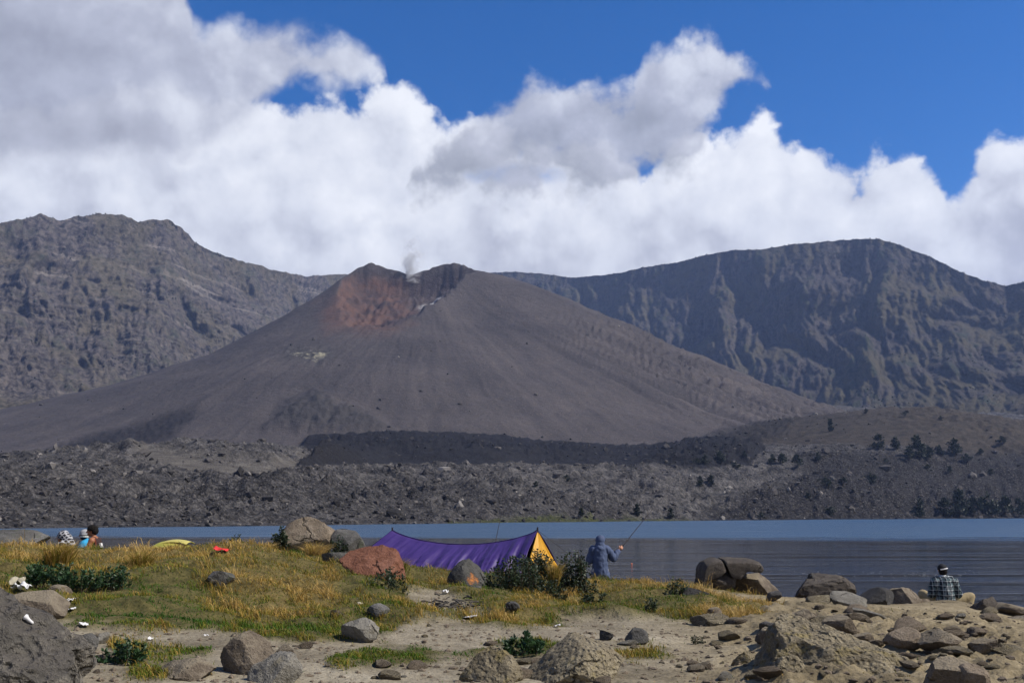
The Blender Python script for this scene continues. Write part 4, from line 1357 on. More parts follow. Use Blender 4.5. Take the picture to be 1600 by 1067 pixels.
BUSHES = [
    (('bush', (752, 872, 862, 944), 'dark leafy bush in front of the purple tent', 1), dict(r=17.4, n=3600, leaf=0.062)),
    (('bush', (808, 858, 868, 905), 'tall leafy bush against the yellow end of the tent', 2), dict(r=18.6, n=1700, leaf=0.055)),
    (('bush', (862, 862, 930, 946), 'dark spiky bush right of the yellow tent end', 3), dict(r=18.0, n=2600, leaf=0.06, spiky=1)),
    (('bush', (838, 905, 882, 945), 'low dry bush between the two dark leafy bushes', 4), dict(r=17.2, n=700, leaf=0.045)),
    (('bush', (566, 893, 640, 950), 'dark bush growing under the rust red boulder', 5), dict(r=16.4, n=2400, leaf=0.055)),
    (('bush', (424, 822, 450, 866), 'small bush beside the rounded tan boulder', 6), dict(r=19.4, n=800, leaf=0.06)),
    (('bush', (515, 838, 545, 876), 'shrub growing between the tan and grey boulders', 7), dict(r=19.0, n=650, leaf=0.05)),
    (('bush', (1034, 903, 1080, 962), 'feathery green bush beside the dark rock in grass', 8), dict(r=17.0, n=1300, leaf=0.06, spiky=1)),
    (('shrub', (785, 988, 850, 1024), 'low leafy green plant on the path', 9), dict(n=800, leaf=0.06, mat=M_leafg)),
    (('shrub', (160, 1003, 226, 1036), 'low green plant by the path at lower left', 10), dict(n=800, leaf=0.045, mat=M_leafg)),
    (('shrub', (38, 882, 110, 914), 'dense nettle clump below the tall grass tuft', 11), dict(n=2000, leaf=0.05, mat=M_leafg, r=15.0)),
    (('shrub', (98, 893, 160, 920), 'strip of creeping green nettles in the grass', 12), dict(n=1300, leaf=0.045, mat=M_leafg, r=14.7)),
    (('shrub', (150, 888, 206, 920), 'green nettles around a stone below the second tuft', 13), dict(n=1200, leaf=0.045, mat=M_leafg, r=14.7)),
    (('shrub', (358, 830, 378, 858), 'lone dark plant standing out against the lake', 14), dict(r=19.4, n=90, leaf=0.06, spiky=1)),
    (('shrub', (1000, 935, 1030, 955), 'small weed in the grass by the bank edge', 15), dict(n=250, leaf=0.04)),
    (('shrub', (1078, 992, 1100, 1006), 'small dry weed on the bare earth', 16), dict(n=150, leaf=0.03)),
    (('shrub', (905, 925, 955, 952), 'dark weeds at the foot of the spiky bush', 17), dict(n=700, leaf=0.05, r=17.2)),
]
for a_, k_ in BUSHES:
    bush(*a_, **k_)


def tuft(box, label, seed, r, n=900, tint=0.7):
    rs = np.random.RandomState(seed)
    x0, y0, x1, y1 = box
    p = at((x0 + x1) / 2, y1, r)
    s = r / FPX
    w, h = (x1 - x0) * s, (y1 - y0) * s
    a, q = rs.uniform(0, 6.28, n), np.sqrt(rs.uniform(0, 1, n)) * 0.16 * w
    P = np.stack([np.cos(a) * q, np.sin(a) * q, np.full(n, -0.02)], 1)
    o = blades('grass_tuft', P, h * rs.uniform(0.5, 1.25, n), rs.uniform(0.008, 0.014, n), 0.75 * w / h * 0.6, np.clip(rs.normal(tint, 0.2, n), 0, 1), rs, wind=(0.1, 0))
    o.location = p
    tag(o, label, 'grass tuft')


tuft((45, 847, 135, 890), 'big arching tuft of dry brown grass on the bank', 1, 17.2, 1100, 0.68)
tuft((180, 860, 255, 902), 'dry brown grass tuft right of the bigger tuft', 2, 16.6, 900, 0.66)
tuft((395, 845, 440, 868), 'small straw tuft on the crest of the bank', 3, 18.8, 400, 0.75)
tuft((455, 845, 525, 880), 'straw coloured tuft below the rounded tan boulder', 4, 18.6, 700, 0.85)
tuft((845, 880, 885, 920), 'yellow grass tuft between the leafy bushes', 5, 17.6, 500, 0.7)
tuft((590, 870, 650, 905), 'yellow green tuft right of the rust red boulder', 6, 17.8, 500, 0.55)
tuft((1100, 930, 1150, 968), 'yellow tuft right of the dark rock in grass', 7, 16.9, 500, 0.62)


# ================================================================== TENT
def cloth_mat(name, col, rough=0.6, sheen=0.2, var=0.25):
    m, N, b = new_mat(name, rough, 0.25)
    co = N.n('ShaderNodeTexCoord').outputs['Object']
    n = N.noise(co, 4.0, 4, 0.6)
    N.set(b, 'Base Color', N.mix(n, tuple(c * (1 - var) for c in col), tuple(min(1, c * (1 + var)) for c in col)))
    f = N.noise(co, 60.0, 2, 0.5)
    N.set(b, 'Normal', N.n('ShaderNodeBump', {'Strength': 0.25, 'Distance': 0.01, 'Height': N.math('ADD', N.math('MULTIPLY', N.noise(co, 9.0, 3, 0.6), 1.0), N.math('MULTIPLY', f, 0.1))}).outputs[0])
    return m


M_purple = cloth_mat('purple_tarpaulin', (0.045, 0.025, 0.130), 0.55)
M_purple_in = cloth_mat('dark_purple_hem', (0.030, 0.016, 0.10), 0.6)
M_yellow = cloth_mat('yellow_tent_fabric', (0.50, 0.26, 0.022), 0.5, var=0.15)
M_pole = rock_mat('tent_pole', (0.02, 0.018, 0.02), (0.04, 0.035, 0.04), (0.07, 0.06, 0.06), scale=20, bump=0.001)


def solid(o, t):
    md = o.modifiers.new('thickness', 'SOLIDIFY')
    md.thickness = t
    md.offset = 0
    return o


def build_tent():
    A = at(613, 828, 22.3)
    B = at(840, 828, 20.5)
    root = empty('tent', (0, 0, 0))
    tag(root, 'purple tarpaulin ridge tent with a yellow end flap on the bank', 'tent')
    ax = (B - A)
    L = np.hypot(ax[0], ax[1])
    ax = ax / np.linalg.norm(ax)
    nrm = np.array([ax[1], -ax[0], 0.0])        # towards the camera
    nu, nv = 260, 34
    U, Vv = np.meshgrid(np.linspace(0, 1, nu), np.linspace(0, 1, nv))
    half = 0.98

    def panel(sgn, seed):
        ridge = A[None, None] + (B - A)[None, None] * U[..., None]
        sag = 0.30 * (4 * U * (1 - U)) ** 0.8
        zr = ridge[..., 2] - sag
        gz = np.interp(U[0], [0, 1], [1.62, 1.50])
        sl = Vv
        out = half * sl + 0.10 * np.sin(np.pi * sl)          # belly
        z = zr + (np.broadcast_to(gz, U.shape) - zr) * sl
        # left hem is pulled out beyond the pole
        xs = -0.62 * (1 - U) ** 3 * sl + 0.10 * U ** 3 * sl
        # hanging folds, gathered in the middle and right
        wv = fbm(U * 13 + seed, Vv * 0.5, oct=4, seed=seed) * 0.24 + 0.05 * fbm(U * 9 + Vv * 3, Vv * 3, oct=4, seed=seed + 3, kind='r') + np.sin(U * 60 + 3 * fbm(U * 4, Vv, oct=2, seed=seed + 1)) * 0.055 * sstep(0.25, 0.5, U)
        wv += 0.09 * np.exp(-((U - 0.57 - 0.02 * Vv) / 0.012) ** 2) * sstep(0.0, 0.3, Vv) - 0.07 * np.exp(-((U - 0.60) / 0.015) ** 2) * sstep(0.0, 0.3, Vv)
        wv += 0.05 * np.sin((U - 0.35) * 40 + Vv * 5) * np.exp(-((U - 0.38) / 0.1) ** 2) * Vv
        for u0, a0, w0 in ((0.10, .03, .02), (0.22, -.04, .03), (0.34, .05, .010), (0.40, -.05, .012), (0.46, .05, .010), (0.50, -.04, .009), (0.54, .05, .008), (0.65, .05, .008), (0.69, -.05, .010), (0.74, .05, .008), (0.80, -.05, .010), (0.86, .04, .008), (0.92, -.05, .012)):
            wv += a0 * np.exp(-((U - u0 - 0.05 * (u0 - 0.5) * Vv - 0.01 * np.sin(Vv * 5 + u0 * 30)) / w0) ** 2) * sstep(0.02, 0.45, Vv)
        out = out + wv * np.sqrt(sl) * (1 - 0.25 * sl)
        P = ridge.copy()
        P[..., 2] = z
        P += ax * xs[..., None] + nrm * (sgn * out)[..., None]
        return P
    Pf, Pb = panel(1, 5), panel(-1, 9)
    V = np.concatenate([Pf.reshape(-1, 3), Pb.reshape(-1, 3)])
    gf = grid_faces(nv, nu)
    o = mesh_obj('canopy', V, np.concatenate([gf[:, ::-1], gf + nu * nv]), M_purple, root)
    solid(o, 0.006)
    # yellow end flap on the right: two panels meeting at the pole
    nv2, nu2 = 30, 40
    u, v = np.meshgrid(np.linspace(0, 1, nu2), np.linspace(0, 1, nv2))
    top = B + np.array([0, 0, -0.02])
    lf, rb = Pf[-1, -1] + ax * 0.02, Pb[-1, -1] + ax * 0.02
    bot = lf[None, None] + (rb - lf)[None, None] * u[..., None]
    P = top[None, None] * (1 - v[..., None]) + bot * v[..., None]
    fold = (0.035 * np.sin(u * 26 + 2 * fbm(u * 3, v * 2, seed=3)) + 0.06 * fbm(u * 6, v * 0.8, oct=3, seed=4)) * v ** 0.6 + 0.14 * np.sin(np.pi * u) * v
    P = P + ax * fold[..., None]
    o = mesh_obj('end_flap', P.reshape(-1, 3), grid_faces(nv2, nu2), M_yellow, root)
    solid(o, 0.005)
    # the far end hangs open with a narrow purple flap
    u, v = np.meshgrid(np.linspace(0, 0.45, 14), np.linspace(0, 1, 20))
    lf, rb = Pf[-1, 0], Pb[-1, 0]
    P = A[None, None] * (1 - v[..., None]) + (lf[None, None] + (rb - lf)[None, None] * u[..., None]) * v[..., None]
    P = P - ax * (0.06 * np.sin(u * 18) * v)[..., None] - ax * 0.015
    solid(mesh_obj('side_flap', P.reshape(-1, 3), grid_faces(20, 14), M_purple, root), 0.005)
    for q in (A, B):
        g = FG.h(q[0], q[1])
        tubes('pole', [(np.linspace([q[0], q[1], g - 0.05], [q[0], q[1], q[2] + 0.06], 5), 0.018)], M_pole, root, 8)
    # ridge cord and guy ropes
    rp = A[None] + (B - A)[None] * np.linspace(0, 1, 40)[:, None]
    rp[:, 2] = Pf[0, np.linspace(0, nu - 1, 40).astype(int), 2] + 0.008
    tubes('ridge_cord', [(rp, 0.009)], M_purple_in, root, 6)
    for q, d, sgn in ((A, -1.5, 0.1), (B, 1.3, -0.1)):
        e = q + ax * d + nrm * sgn
        e[2] = FG.h(e[0], e[1]) + 0.03
        tubes('guy_rope', [(np.linspace(q, e, 4), 0.004)], M_pole, root, 4)
    return root


build_tent()


def small_tent():
    p = at(268, 862, 23.0)
    g = float(FG.h(p[0], p[1]))
    top = at(268, 844, 23.0)[2]
    root = empty('tent', (p[0], p[1], g))
    tag(root, 'small olive yellow dome tent top showing behind the grassy bank', 'tent')
    H = top - g
    m = cloth_mat('olive_yellow_tent_fabric', (0.26, 0.25, 0.045), 0.5)
    m2 = cloth_mat('pale_yellow_fly', (0.40, 0.35, 0.09), 0.5)
    th, ph = np.meshgrid(np.linspace(0, 2 * np.pi, 49), np.linspace(0, np.pi / 2, 16))
    sq = 1 / np.maximum(np.abs(np.cos(th)), np.abs(np.sin(th))) ** 0.55
    prof = np.cos(ph) ** 0.8
    P = np.stack([0.52 * sq * prof * np.cos(th), 0.6 * sq * prof * np.sin(th), H * np.sin(ph) ** 1.1], -1)
    mesh_obj('canopy', P.reshape(-1, 3), grid_faces(16, 49), m, root)
    # fly sheet panel over the top, a little proud
    u, v = np.meshgrid(np.linspace(-1, 1, 17), np.linspace(-1, 1, 9))
    Q = np.stack([u * 0.30 + 0.10, v * 0.30, H * (1.015 - 0.10 * u ** 2 - 0.09 * v ** 2) + 0.01], -1)
    solid(mesh_obj('fly_sheet', Q.reshape(-1, 3), grid_faces(9, 17), m2, root), 0.01)
    for s in (-1, 1):
        t = np.linspace(0.08, np.pi - 0.08, 20)
        tubes('pole', [(np.stack([np.cos(t) * 0.60, s * np.cos(t) * 0.68, H * np.sin(t) ** 0.9 * 1.01 + 0.005], 1), 0.008)], M_pole, root, 5)


small_tent()


# ================================================================== PEOPLE
def sphere_arrays(c, rad, rot=None, sub=3):
    V, Fc = ico(sub)
    V = V * np.asarray(rad, float)
    if rot is not None:
        V = V @ np.array(rot.to_matrix()).T
    return V + np.asarray(c, float), Fc


def capsule_arrays(p0, p1, r0, r1):
    p0, p1 = np.asarray(p0, float), np.asarray(p1, float)
    n = 7
    t = np.linspace(0, 1, n)[:, None]
    pts = p0 + (p1 - p0) * t
    V, Fq = tube_arrays(pts, np.linspace(r0, r1, n), 16)
    k = len(V)
    V = np.concatenate([V, [p0], [p1]])
    j = np.arange(16)
    j2 = (j + 1) % 16
    caps = np.concatenate([np.stack([np.full(16, k), j2, j], 1), np.stack([np.full(16, k + 1), k - 16 + j, k - 16 + j2], 1)])
    Ft = np.concatenate([Fq[:, [0, 1, 2]], Fq[:, [0, 2, 3]], caps])
    a, fa = sphere_arrays(p0, r0, sub=2)
    b, fb = sphere_arrays(p1, r1, sub=2)
    return np.concatenate([V, a, b]), np.concatenate([Ft, fa + len(V), fb + len(V) + len(a)])


def skin_mesh(name, prims, mat, parent, voxel=0.012, smooth=3, wrinkle=0.0, wscale=9.0, seed=0):
    """melt capsules and ellipsoids into one continuous surface"""
    Vs, Fs, k = [], [], 0
    for pr in prims:
        if pr[0] == 'c':
            v, f = capsule_arrays(*pr[1:])
        else:
            v, f = sphere_arrays(*pr[1:])
        Vs.append(v)
        Fs.append(f + k)
        k += len(v)
    o = mesh_obj(name, np.concatenate(Vs), np.concatenate(Fs), None)
    md = o.modifiers.new('melt', 'REMESH')
    md.mode = 'VOXEL'
    md.voxel_size = voxel
    md.use_smooth_shade = True
    dg = bpy.context.evaluated_depsgraph_get()
    me = bpy.data.meshes.new_from_object(o.evaluated_get(dg))
    bpy.data.objects.remove(o)
    bm = bmesh.new()
    bm.from_mesh(me)
    for _ in range(smooth):
        bmesh.ops.smooth_vert(bm, verts=bm.verts, factor=0.5, use_axis_x=True, use_axis_y=True, use_axis_z=True)
    if wrinkle:
        bm.normal_update()
        C = np.array([v.co[:] for v in bm.verts])
        d = fbm(C[:, 0] * wscale + seed, C[:, 1] * wscale, C[:, 2] * wscale * 0.6, oct=3, kind='r', seed=seed) * wrinkle
        for v, q in zip(bm.verts, d):
            v.co += v.normal * float(q)
    bm.to_mesh(me)
    bm.free()
    me.name = name
    for p in me.polygons:
        p.use_smooth = True
    me.materials.clear()
    me.materials.append(mat)
    ob = bpy.data.objects.new(name, me)
    COL.objects.link(ob)
    ob.parent = parent
    return ob


def hand(wrist, aim, palm_n, s=1.0, curl=0.9):
    """palm and five fingers; aim = direction of the fingers, palm_n = where the palm faces"""
    w, a, n = np.asarray(wrist, float), Vector(aim).normalized(), Vector(palm_n).normalized()
    side = a.cross(n).normalized()
    a, n, side = np.array(a), np.array(n), np.array(side)
    out = [('e', w + a * 0.045 * s, (0.042 * s,) * 3)]
    out += [('c', w + a * 0.01 * s - side * 0.018 * s, w + a * 0.075 * s - side * 0.028 * s, 0.017 * s, 0.014 * s),
            ('c', w + a * 0.01 * s + side * 0.018 * s, w + a * 0.075 * s + side * 0.028 * s, 0.017 * s, 0.014 * s)]
    for i, (o, L) in enumerate(((-0.031, 0.062), (-0.011, 0.075), (0.011, 0.080), (0.031, 0.072))):
        b0 = w + a * 0.082 * s + side * o * s
        d1 = a * math.cos(curl * 0.6) + n * math.sin(curl * 0.6)
        d2 = a * math.cos(curl * 1.6) + n * math.sin(curl * 1.6)
        d3 = a * math.cos(curl * 2.5) + n * math.sin(curl * 2.5)
        b1 = b0 + d1 * L * 0.45 * s
        b2 = b1 + d2 * L * 0.33 * s
        b3 = b2 + d3 * L * 0.25 * s
        out += [('c', b0, b1, 0.0095 * s, 0.009 * s), ('c', b1, b2, 0.009 * s, 0.0085 * s), ('c', b2, b3, 0.0085 * s, 0.0075 * s)]
    t0 = w + a * 0.028 * s + side * 0.034 * s
    t1 = t0 + (a * 0.5 + side * 0.55 + n * 0.5) * 0.038 * s
    t2 = t1 + (a * 0.7 + n * 0.7 - side * 0.1) * 0.032 * s
    out += [('c', t0, t1, 0.013 * s, 0.011 * s), ('c', t1, t2, 0.011 * s, 0.009 * s)]
    return out


def head(c, fwd, s=1.0):
    """skull, jaw, nose, ears, brow"""
    c, f = np.asarray(c, float), np.array(Vector(fwd).normalized())
    side = np.cross(f, [0, 0, 1.0])
    side /= np.linalg.norm(side)
    up = np.cross(side, f)
    q = Matrix((side, f, up)).transposed().to_quaternion()
    out = [('e', c + up * 0.02 * s - f * 0.01 * s, (0.076 * s, 0.095 * s, 0.098 * s), q),
           ('e', c - up * 0.055 * s + f * 0.028 * s, (0.056 * s, 0.064 * s, 0.062 * s), q),
           ('c', c + f * 0.092 * s + up * 0.012 * s, c + f * 0.108 * s - up * 0.018 * s, 0.009 * s, 0.014 * s),
           ('e', c + f * 0.075 * s + up * 0.028 * s, (0.05 * s, 0.018 * s, 0.012 * s), q),
           ('e', c + f * 0.082 * s - up * 0.052 * s, (0.024 * s, 0.012 * s, 0.010 * s), q)]
    for k in (-1, 1):
        out.append(('e', c + side * k * 0.077 * s - up * 0.002 * s - f * 0.008 * s, (0.011 * s, 0.020 * s, 0.032 * s), q))
    return out


def skin_material(name, col):
    m, N, b = new_mat(name, 0.55, 0.35)
    co = N.n('ShaderNodeTexCoord').outputs['Object']
    N.set(b, 'Base Color', N.mix(N.noise(co, 14.0, 4, 0.6), tuple(c * 0.82 for c in col), tuple(min(1, c * 1.15) for c in col)))
    return m


M_skin = skin_material('brown_skin', (0.26, 0.105, 0.05))
M_skinl = skin_material('tan_skin', (0.36, 0.17, 0.10))
M_hair = rock_mat('black_hair', (0.006, 0.005, 0.005), (0.012, 0.010, 0.009), (0.025, 0.022, 0.02), scale=20, bump=0.008)
M_jacket = cloth_mat('slate_blue_jacket', (0.050, 0.068, 0.125), 0.8)
M_grey = cloth_mat('pale_grey_trousers', (0.33, 0.32, 0.31), 0.85)
M_khaki = cloth_mat('khaki_trousers', (0.24, 0.19, 0.105), 0.85)
M_tank = cloth_mat('dark_maroon_vest', (0.030, 0.014, 0.014), 0.8)
M_maroon = cloth_mat('maroon_vest_trim', (0.16, 0.035, 0.02), 0.8)
M_blue = cloth_mat('bright_blue_shirt', (0.025, 0.24, 0.42), 0.8)
M_black = cloth_mat('black_cloth', (0.012, 0.012, 0.014), 0.85)
M_white = cloth_mat('white_cloth', (0.55, 0.54, 0.53), 0.8, var=0.08)
M_dtrous = cloth_mat('dark_trousers', (0.03, 0.03, 0.035), 0.85)


def plaid_mat():
    m, N, b = new_mat('plaid_shirt', 0.85, 0.1)
    co = N.n('ShaderNodeTexCoord').outputs['Object']
    s = N.n('ShaderNodeSeparateXYZ', {0: N.vmath('ADD', co, N.vmath('SCALE', N.noise(co, 5.0, 2, 0.5, 0, 1), 0.03))})

    def band(v, per, w, ph=0.0):
        f = N.math('FRACT', N.math('ADD', N.math('DIVIDE', v, per), 10.0 + ph))
        return N.math('MULTIPLY', N.ss(f, 0.0, 0.06), N.ss(f, w + 0.06, w))
    a = N.math('MAXIMUM', band(s.outputs[0], 0.088, 0.13), N.math('MULTIPLY', band(s.outputs[1], 0.088, 0.13), 0.5))
    c = band(s.outputs[2], 0.092, 0.13)
    wide = N.math('MAXIMUM', band(s.outputs[0], 0.088, 0.45, 0.4), band(s.outputs[2], 0.092, 0.45, 0.4))
    col = N.mix(wide, (0.060, 0.095, 0.105), (0.014, 0.020, 0.028))
    col = N.mix(N.math('MULTIPLY', N.math('ADD', a, c, clamp=True), 0.55), col, (0.34, 0.37, 0.38))
    col = N.mix(N.math('MULTIPLY', a, c), col, (0.50, 0.52, 0.52))
    N.set(b, 'Base Color', col)
    return m


def check_mat():
    m, N, b = new_mat('checked_scarf', 0.9, 0.1)
    co = N.n('ShaderNodeTexCoord').outputs['Object']
    mp = N.n('ShaderNodeMapping', {'Vector': N.vmath('ADD', co, N.vmath('SCALE', N.noise(co, 8.0, 3, 0.5, 0, 1), 0.05)), 'Rotation': (0.3, 0.75, 0.4)}).outputs[0]
    w1 = N.n('ShaderNodeTexWave', {'Vector': mp, 'Scale': 5.0, 'Distortion': 1.0}, bands_direction='X').outputs[1]
    w2 = N.n('ShaderNodeTexWave', {'Vector': mp, 'Scale': 5.0, 'Distortion': 1.0}, bands_direction='Z').outputs[1]
    f = N.ss(N.math('MINIMUM', w1, w2), 0.22, 0.34)
    N.set(b, 'Base Color', N.mix(f, (0.30, 0.30, 0.31), (0.02, 0.02, 0.025)))
    return m


def stripe_mat():
    m, N, b = new_mat('striped_beanie', 0.95, 0.1)
    co = N.n('ShaderNodeTexCoord').outputs['Object']
    z = N.n('ShaderNodeSeparateXYZ', {0: co}).outputs[2]
    f = N.lin(z, 0.655, 0.83, 0.0, 1.0)
    N.set(b, 'Base Color', N.ramp(f, [(0.0, (0.02, 0.02, 0.022)), (0.16, (0.02, 0.02, 0.022)), (0.19, (0.75, 0.73, 0.66)), (0.33, (0.75, 0.73, 0.66)), (0.36, (0.03, 0.03, 0.03)), (0.45, (0.03, 0.03, 0.03)), (0.48, (0.30, 0.30, 0.31)), (1.0, (0.36, 0.36, 0.37))]))
    return m


def fisherman():
    p = at(938, 905, 24.0)
    g = float(FG.h(p[0], p[1]))
    root = empty('person', (p[0], p[1], g))
    root.scale = (1, 1, (2.385 - g) / 1.645)
    tag(root, 'standing angler in a hooded blue jacket holding a fishing rod', 'person')
    hnd = (0.47, 0.16, 1.32)
    body = [('c', (0, 0, 0.90), (0, 0.0, 1.12), 0.13, 0.125), ('c', (0, 0, 1.12), (0, 0, 1.32), 0.125, 0.13), ('c', (-0.14, 0, 1.34), (0.14, 0, 1.34), 0.06, 0.06), ('c', (0, 0, 1.36), (0.005, 0.02, 1.47), 0.055, 0.05)]
    body += head((0.015, 0.035, 1.535), (0.45, 0.85, -0.12))
    for s in (-1, 1):
        body += [('c', (s * 0.09, 0, 0.88), (s * 0.11, 0.02, 0.48), 0.085, 0.055), ('c', (s * 0.11, 0.02, 0.48), (s * 0.12, -0.02, 0.07), 0.055, 0.038), ('c', (s * 0.12, -0.04, 0.045), (s * 0.13, 0.14, 0.035), 0.042, 0.035)]
    body += [('c', (0.18, 0, 1.33), (0.315, 0.05, 1.125), 0.052, 0.042), ('c', (0.315, 0.05, 1.125), hnd, 0.042, 0.028)]
    body += [('c', (-0.18, 0, 1.33), (-0.245, 0.02, 1.06), 0.052, 0.042), ('c', (-0.245, 0.02, 1.06), (-0.10, 0.26, 1.08), 0.042, 0.028)]
    body += hand(hnd, (0.75, 0.3, 0.55), (-0.3, 0.9, 0.1), 1.05, 0.95)
    body += hand((-0.10, 0.26, 1.08), (0.9, 0.4, 0.1), (0, 0, -1), 1.0, 0.6)
    skin_mesh('body', body, M_skinl, root, 0.0075, 2)
    j = [('c', (0, 0, 0.74), (0, 0, 1.05), 0.185, 0.165), ('c', (0, 0, 1.05), (0, 0, 1.30), 0.165, 0.16), ('c', (-0.15, 0, 1.33), (0.15, 0, 1.33), 0.085, 0.085), ('c', (-0.05, -0.02, 1.40), (0.05, 0, 1.40), 0.08, 0.08)]
    j += [('c', (-0.06, 0, 0.72), (0.06, 0, 0.72), 0.16, 0.16)]
    j += [('c', (0.17, 0, 1.32), (0.32, 0.05, 1.12), 0.088, 0.076), ('c', (0.32, 0.05, 1.12), (0.44, 0.145, 1.275), 0.072, 0.050)]
    j += [('c', (-0.17, 0, 1.32), (-0.25, 0.02, 1.05), 0.088, 0.075), ('c', (-0.25, 0.02, 1.05), (-0.12, 0.235, 1.08), 0.07, 0.05)]
    jk = skin_mesh('jacket', j, M_jacket, root, 0.013, 3, 0.030, 6.0, 3)
    hd = [('e', (0.005, 0.0, 1.545), (0.108, 0.115, 0.122)), ('e', (0.0, -0.02, 1.46), (0.10, 0.10, 0.09)), ('e', (0.0, -0.06, 1.42), (0.11, 0.06, 0.05)), ('e', (0.05, 0.055, 1.565), (0.085, 0.07, 0.095))]
    skin_mesh('hood', hd, M_jacket, jk, 0.010, 3, 0.008, 9.0, 5)
    t = []
    for s in (-1, 1):
        t += [('c', (s * 0.085, 0, 0.84), (s * 0.11, 0.02, 0.46), 0.115, 0.085), ('c', (s * 0.11, 0.02, 0.46), (s * 0.125, -0.02, 0.12), 0.085, 0.07)]
    t += [('c', (-0.06, 0, 0.85), (0.06, 0, 0.85), 0.13, 0.13)]
    skin_mesh('trousers', t, M_grey, root, 0.013, 3, 0.010, 8.0, 8)
    sh = []
    for s in (-1, 1):
        sh += [('c', (s * 0.12, -0.06, 0.05), (s * 0.135, 0.15, 0.04), 0.055, 0.045)]
    skin_mesh('shoe', sh[:1], M_black, root, 0.012, 2)
    skin_mesh('shoe', sh[1:], M_black, root, 0.012, 2)
    # rod in the right hand
    hp = np.array([p[0] + hnd[0] + 0.045, p[1] + hnd[1] + 0.03, g + (hnd[2] + 0.03) * root.scale[2]])
    tip = at(1043, 765, 25.6)
    d = tip - hp
    rod_root = empty('fishing_rod', tuple(hp))
    tag(rod_root, 'long dark fishing rod held up by the hooded angler', 'fishing rod')
    dn = d / np.linalg.norm(d)
    b0 = -dn * 0.22
    pts = np.array([b0 + (d - b0) * t_ for t_ in np.linspace(0, 1, 14)])
    pts[:, 2] -= 0.05 * np.linspace(0, 1, 14) ** 3
    tubes('blank', [(pts, np.linspace(0.013, 0.0022, 14))], M_pole, rod_root, 7)
    tubes('grip', [(np.array([b0, b0 * 0.4, dn * 0.12]), 0.018)], M_black, rod_root, 8)
    fl = at(987, 881, 1.0)
    dd = ray(987, 881)
    fp = np.array([0, 0, CAMZ]) + dd * (-CAMZ / dd[2])
    ln = np.linspace(pts[-1], fp - hp, 8)
    tubes('line', [(ln, 0.0012)], M_pole, rod_root, 3)
    m, N, b = new_mat('orange_float', 0.4, 0.5)
    N.set(b, 'Base Color', N.mix(N.noise(None, 8.0, 2), (0.75, 0.12, 0.03), (0.85, 0.22, 0.05)))
    fr = empty('fishing_float', tuple(fp))
    tag(fr, 'small orange fishing float on the dark water', 'float')
    v, f = sphere_arrays((0, 0, 0.02), (0.04, 0.04, 0.045), sub=2)
    mesh_obj('bulb', v, f, m, fr)
    tubes('antenna', [(np.array([[0, 0, 0.05], [0, 0, 0.11]]), 0.006)], M_pole, fr, 5)


fisherman()


